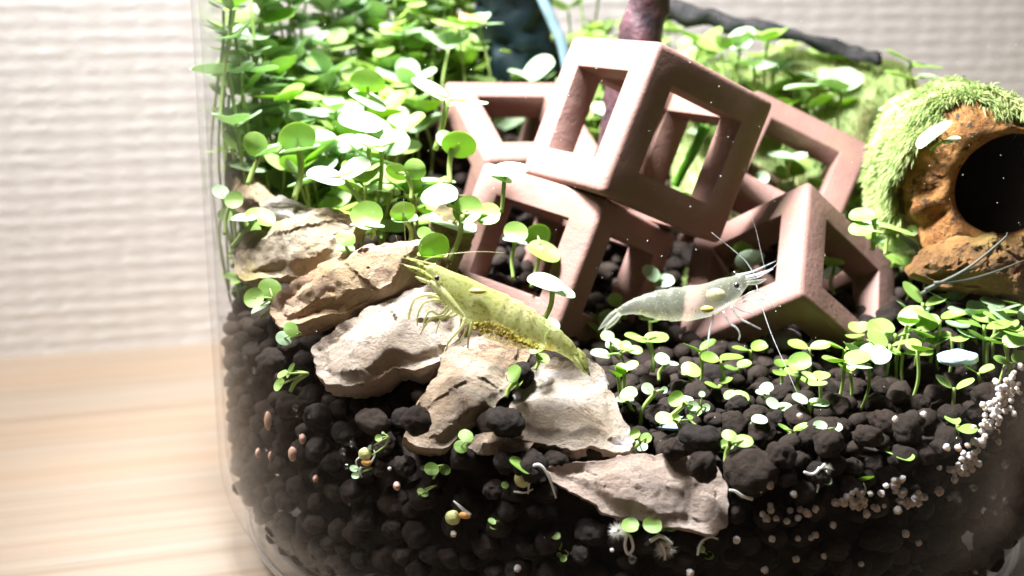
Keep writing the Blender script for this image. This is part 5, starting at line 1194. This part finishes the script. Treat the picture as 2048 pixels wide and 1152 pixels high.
# egg mass under the abdomen and the orange stomach
def beads(root, q, s, org, name, pts, rad, mat, l0):
    b_ = MB(); rn = random.Random(2)
    for x, y in pts:
        c = q(x, y, rn.uniform(-l0, l0)); r = rad * s * rn.uniform(.8, 1.2); b_.add([c + v * r for v in iv2], inf2)
    ob(name, b_.mesh(name, org), mat, root)
ico = bmesh.new(); bmesh.ops.create_icosphere(ico, subdivisions=2, radius=1); iv2 = [v.co.copy() for v in ico.verts]; inf2 = [tuple(v.index for v in f.verts) for f in ico.faces]; ico.free()
rn = random.Random(9); ep = []
for k in range(150):
    f = rn.random(); x = 950 + f * 125; y = 655 + f * 38 - rn.random() * 22 * math.sin(math.pi * min(1, f + .15)) + 2; ep.append((x, y))
beads(S1, q1, s1, o1, 'egg_mass', ep, 3.6, mat_simple('shrimp_eggs', (.34, .24, .02), .4, .3, 14.0, (.50, .40, .07), trans=.3), .15)

MS2 = mat_shrimp('pale_shrimp', ((.40, .41, .33), (.60, .60, .48)), (.40, .40, .16), .60, .76, (.52, .50, .34), .8)
ML2 = mat_shrimp('pale_limb', ((.55, .55, .58), (.74, .74, .76)), (.20, .18, .12), .56, .45)
st2 = [((1500, 545), (1500, 566)), ((1488, 545), (1489, 580)), ((1462, 553), (1474, 602)), ((1440, 557), (1452, 620)), ((1410, 567), (1420, 633)), ((1375, 573), (1380, 640)), ((1342, 577), (1342, 641)), ((1310, 583), (1310, 637)), ((1282, 592), (1285, 630)), ((1260, 601), (1264, 628)), ((1242, 612), (1248, 630)), ((1230, 620), (1237, 633))]
S2, q2, s2, o2 = shrimp('pale grey translucent shrimp with an orange belly spot in front of the standing clay cube', -3.75, st2, .6, (MS2, ML2),
    [([(1424, 628, -.1), (1421, 645, -.12), (1417, 662, -.1), (1414, 688, -.1), (1417, 716, -.05)], 3.5, 2), ([(1444, 622, -.1), (1456, 645, -.1), (1470, 655, -.1), (1477, 668, -.1), (1476, 680, -.05)], 3.5, 2), ([(1460, 612, -.1), (1474, 634, -.1), (1495, 646, -.1), (1520, 658, -.05)], 3.5, 2),
     ([(1478, 600, -.1), (1498, 584, -.15), (1520, 582, -.1), (1530, 590, -.1)], 3, 1.5), ([(1476, 606, -.1), (1500, 598, -.15), (1530, 600, -.1), (1546, 612, -.1)], 3, 1.5), ([(1470, 612, .1), (1488, 622, .1), (1512, 628, .1)], 3, 2)],
    [('rostrum', [(1476, 550, 0), (1505, 543, 0), (1530, 532, 0), (1552, 522, 0)], 4, .8), ('antenna', [(1508, 550, -.05), (1485, 522, -.2), (1452, 496, -.3), (1414, 468, -.4)], 3.0, 1.2), ('antenna', [(1510, 570, -.1), (1516, 606, -.2), (1530, 665, -.4), (1552, 735, -.7), (1572, 802, -1.0)], 2.2, .8),
     ('antenna', [(1530, 540, 0), (1520, 495, 0), (1512, 460, 0), (1500, 425, 0)], 1.2, .5), ('antenna', [(1535, 542, 0), (1552, 530, 0), (1575, 500, 0)], 1.2, .6)],
    [(1468, 571, -.2, 5.5), (1474, 547, .15, 4.5)], [.40, .48, .56, .64, .72, .80, .9],
    [('antennal_scale', [(1490, 556, 4), (1510, 552, 5), (1530, 544, 3), (1545, 538, .6)], -.05, ML2), ('antennal_scale', [(1490, 566, 4), (1512, 564, 5), (1530, 558, 1)], -.1, MS2),
     ('tail_blade', [(1236, 622, 7), (1222, 634, 8), (1208, 648, 5), (1196, 660, .6)], -.04, MS2), ('tail_blade', [(1238, 628, 5), (1226, 642, 6), (1212, 656, 3), (1202, 666, .6)], -.08, MS2)])
def spot(root, q, s, org, name, x, y, l, rx, ry, mat):
    bm = bmesh.new(); bmesh.ops.create_icosphere(bm, subdivisions=3, radius=1); me = bpy.data.meshes.new(name); bm.to_mesh(me); bm.free(); me.polygons.foreach_set('use_smooth', [True] * len(me.polygons))
    ob(name, me, mat, root, Matrix.LocRotScale(q(x, y, l), None, Vector((rx * s, rx * s * .4, ry * s))))
spot(S2, q2, s2, o2, 'stomach', 1430, 590, -.08, 20, 14, mat_simple('stomach_olive', (.36, .30, .10), .6, .4, 6.0, (.55, .5, .3)))
spot(S2, q2, s2, o2, 'orange_gland', 1411, 618, -.14, 13, 7, mat_simple('gland_orange', (.62, .36, .08), .5))
spot(S1, q1, s1, o1, 'orange_gland', 956, 582, -.2, 17, 6, mat_simple('gland_ochre', (.62, .42, .10), .5))

# leaves too many to count at the back of the bed
def leaf_mass():
    b = MB(); rn = random.Random(31); n = 0
    while n < 1750:
        if n >= 1250: x = rn.uniform(-6.3, -3.6); y = rn.uniform(-1.6, 5.5)
        elif n < 1000: x = rn.uniform(-6.2, -.6); y = rn.uniform(.6, 6.2)
        else: x = rn.uniform(-.8, 3.6); y = rn.uniform(4.6, 6.3)
        if math.hypot(x, y) > 6.25 or (-4.0 < x < 0 and y < 3.7): continue
        h = soil_h(x, y); z = h + (rn.uniform(.15, 1.5) if n < 1000 else rn.uniform(.4, 1.5) if n < 1250 else rn.uniform(.2, .7 + max(0, y + 1.6) * .35))
        r = rn.uniform(.13, .24); c = Vector((x, y, z)); nn = Vector((rn.gauss(0, .45), rn.gauss(-.15, .45), 1)).normalized(); u = nn.orthogonal().normalized(); w = nn.cross(u); a0 = rn.uniform(0, 6)
        vs = [c]; 
        for k in range(12):
            a = a0 + 2 * math.pi * k / 12; vs.append(c + (u * math.cos(a) * 1.15 + w * math.sin(a)) * r + nn * r * .15)
        b.add(vs, [(0, 1 + k, 1 + (k + 1) % 12) for k in range(12)]); n += 1
        if rn.random() < .45: b.tube([Vector((x + rn.uniform(-.1, .1), y, h - .05)), c], [.025, .025], 5, False)
    tag(ob('leaf_mass', b.mesh('leaf_mass'), M_MASS), 'blurred mass of small round leaves filling the back of the planted bed', 'leaves', None, 'stuff')
M_MASS = mat_leaf('leaf_mass', (0.25, 0.40, 0.10), (0.42, 0.56, 0.24), (0.50, 0.72, 0.08))
nt = M_MASS.node_tree
leaf_mass()
for o in list(COL.objects):
    if o.name.startswith('bubble') and o.get('group'): x, y, z = proj(o.matrix_basis.translation); RUNS.setdefault('air bubble', []).append((o, x, y, 1))
for noun, items in RUNS.items(): label_runs(items, noun)
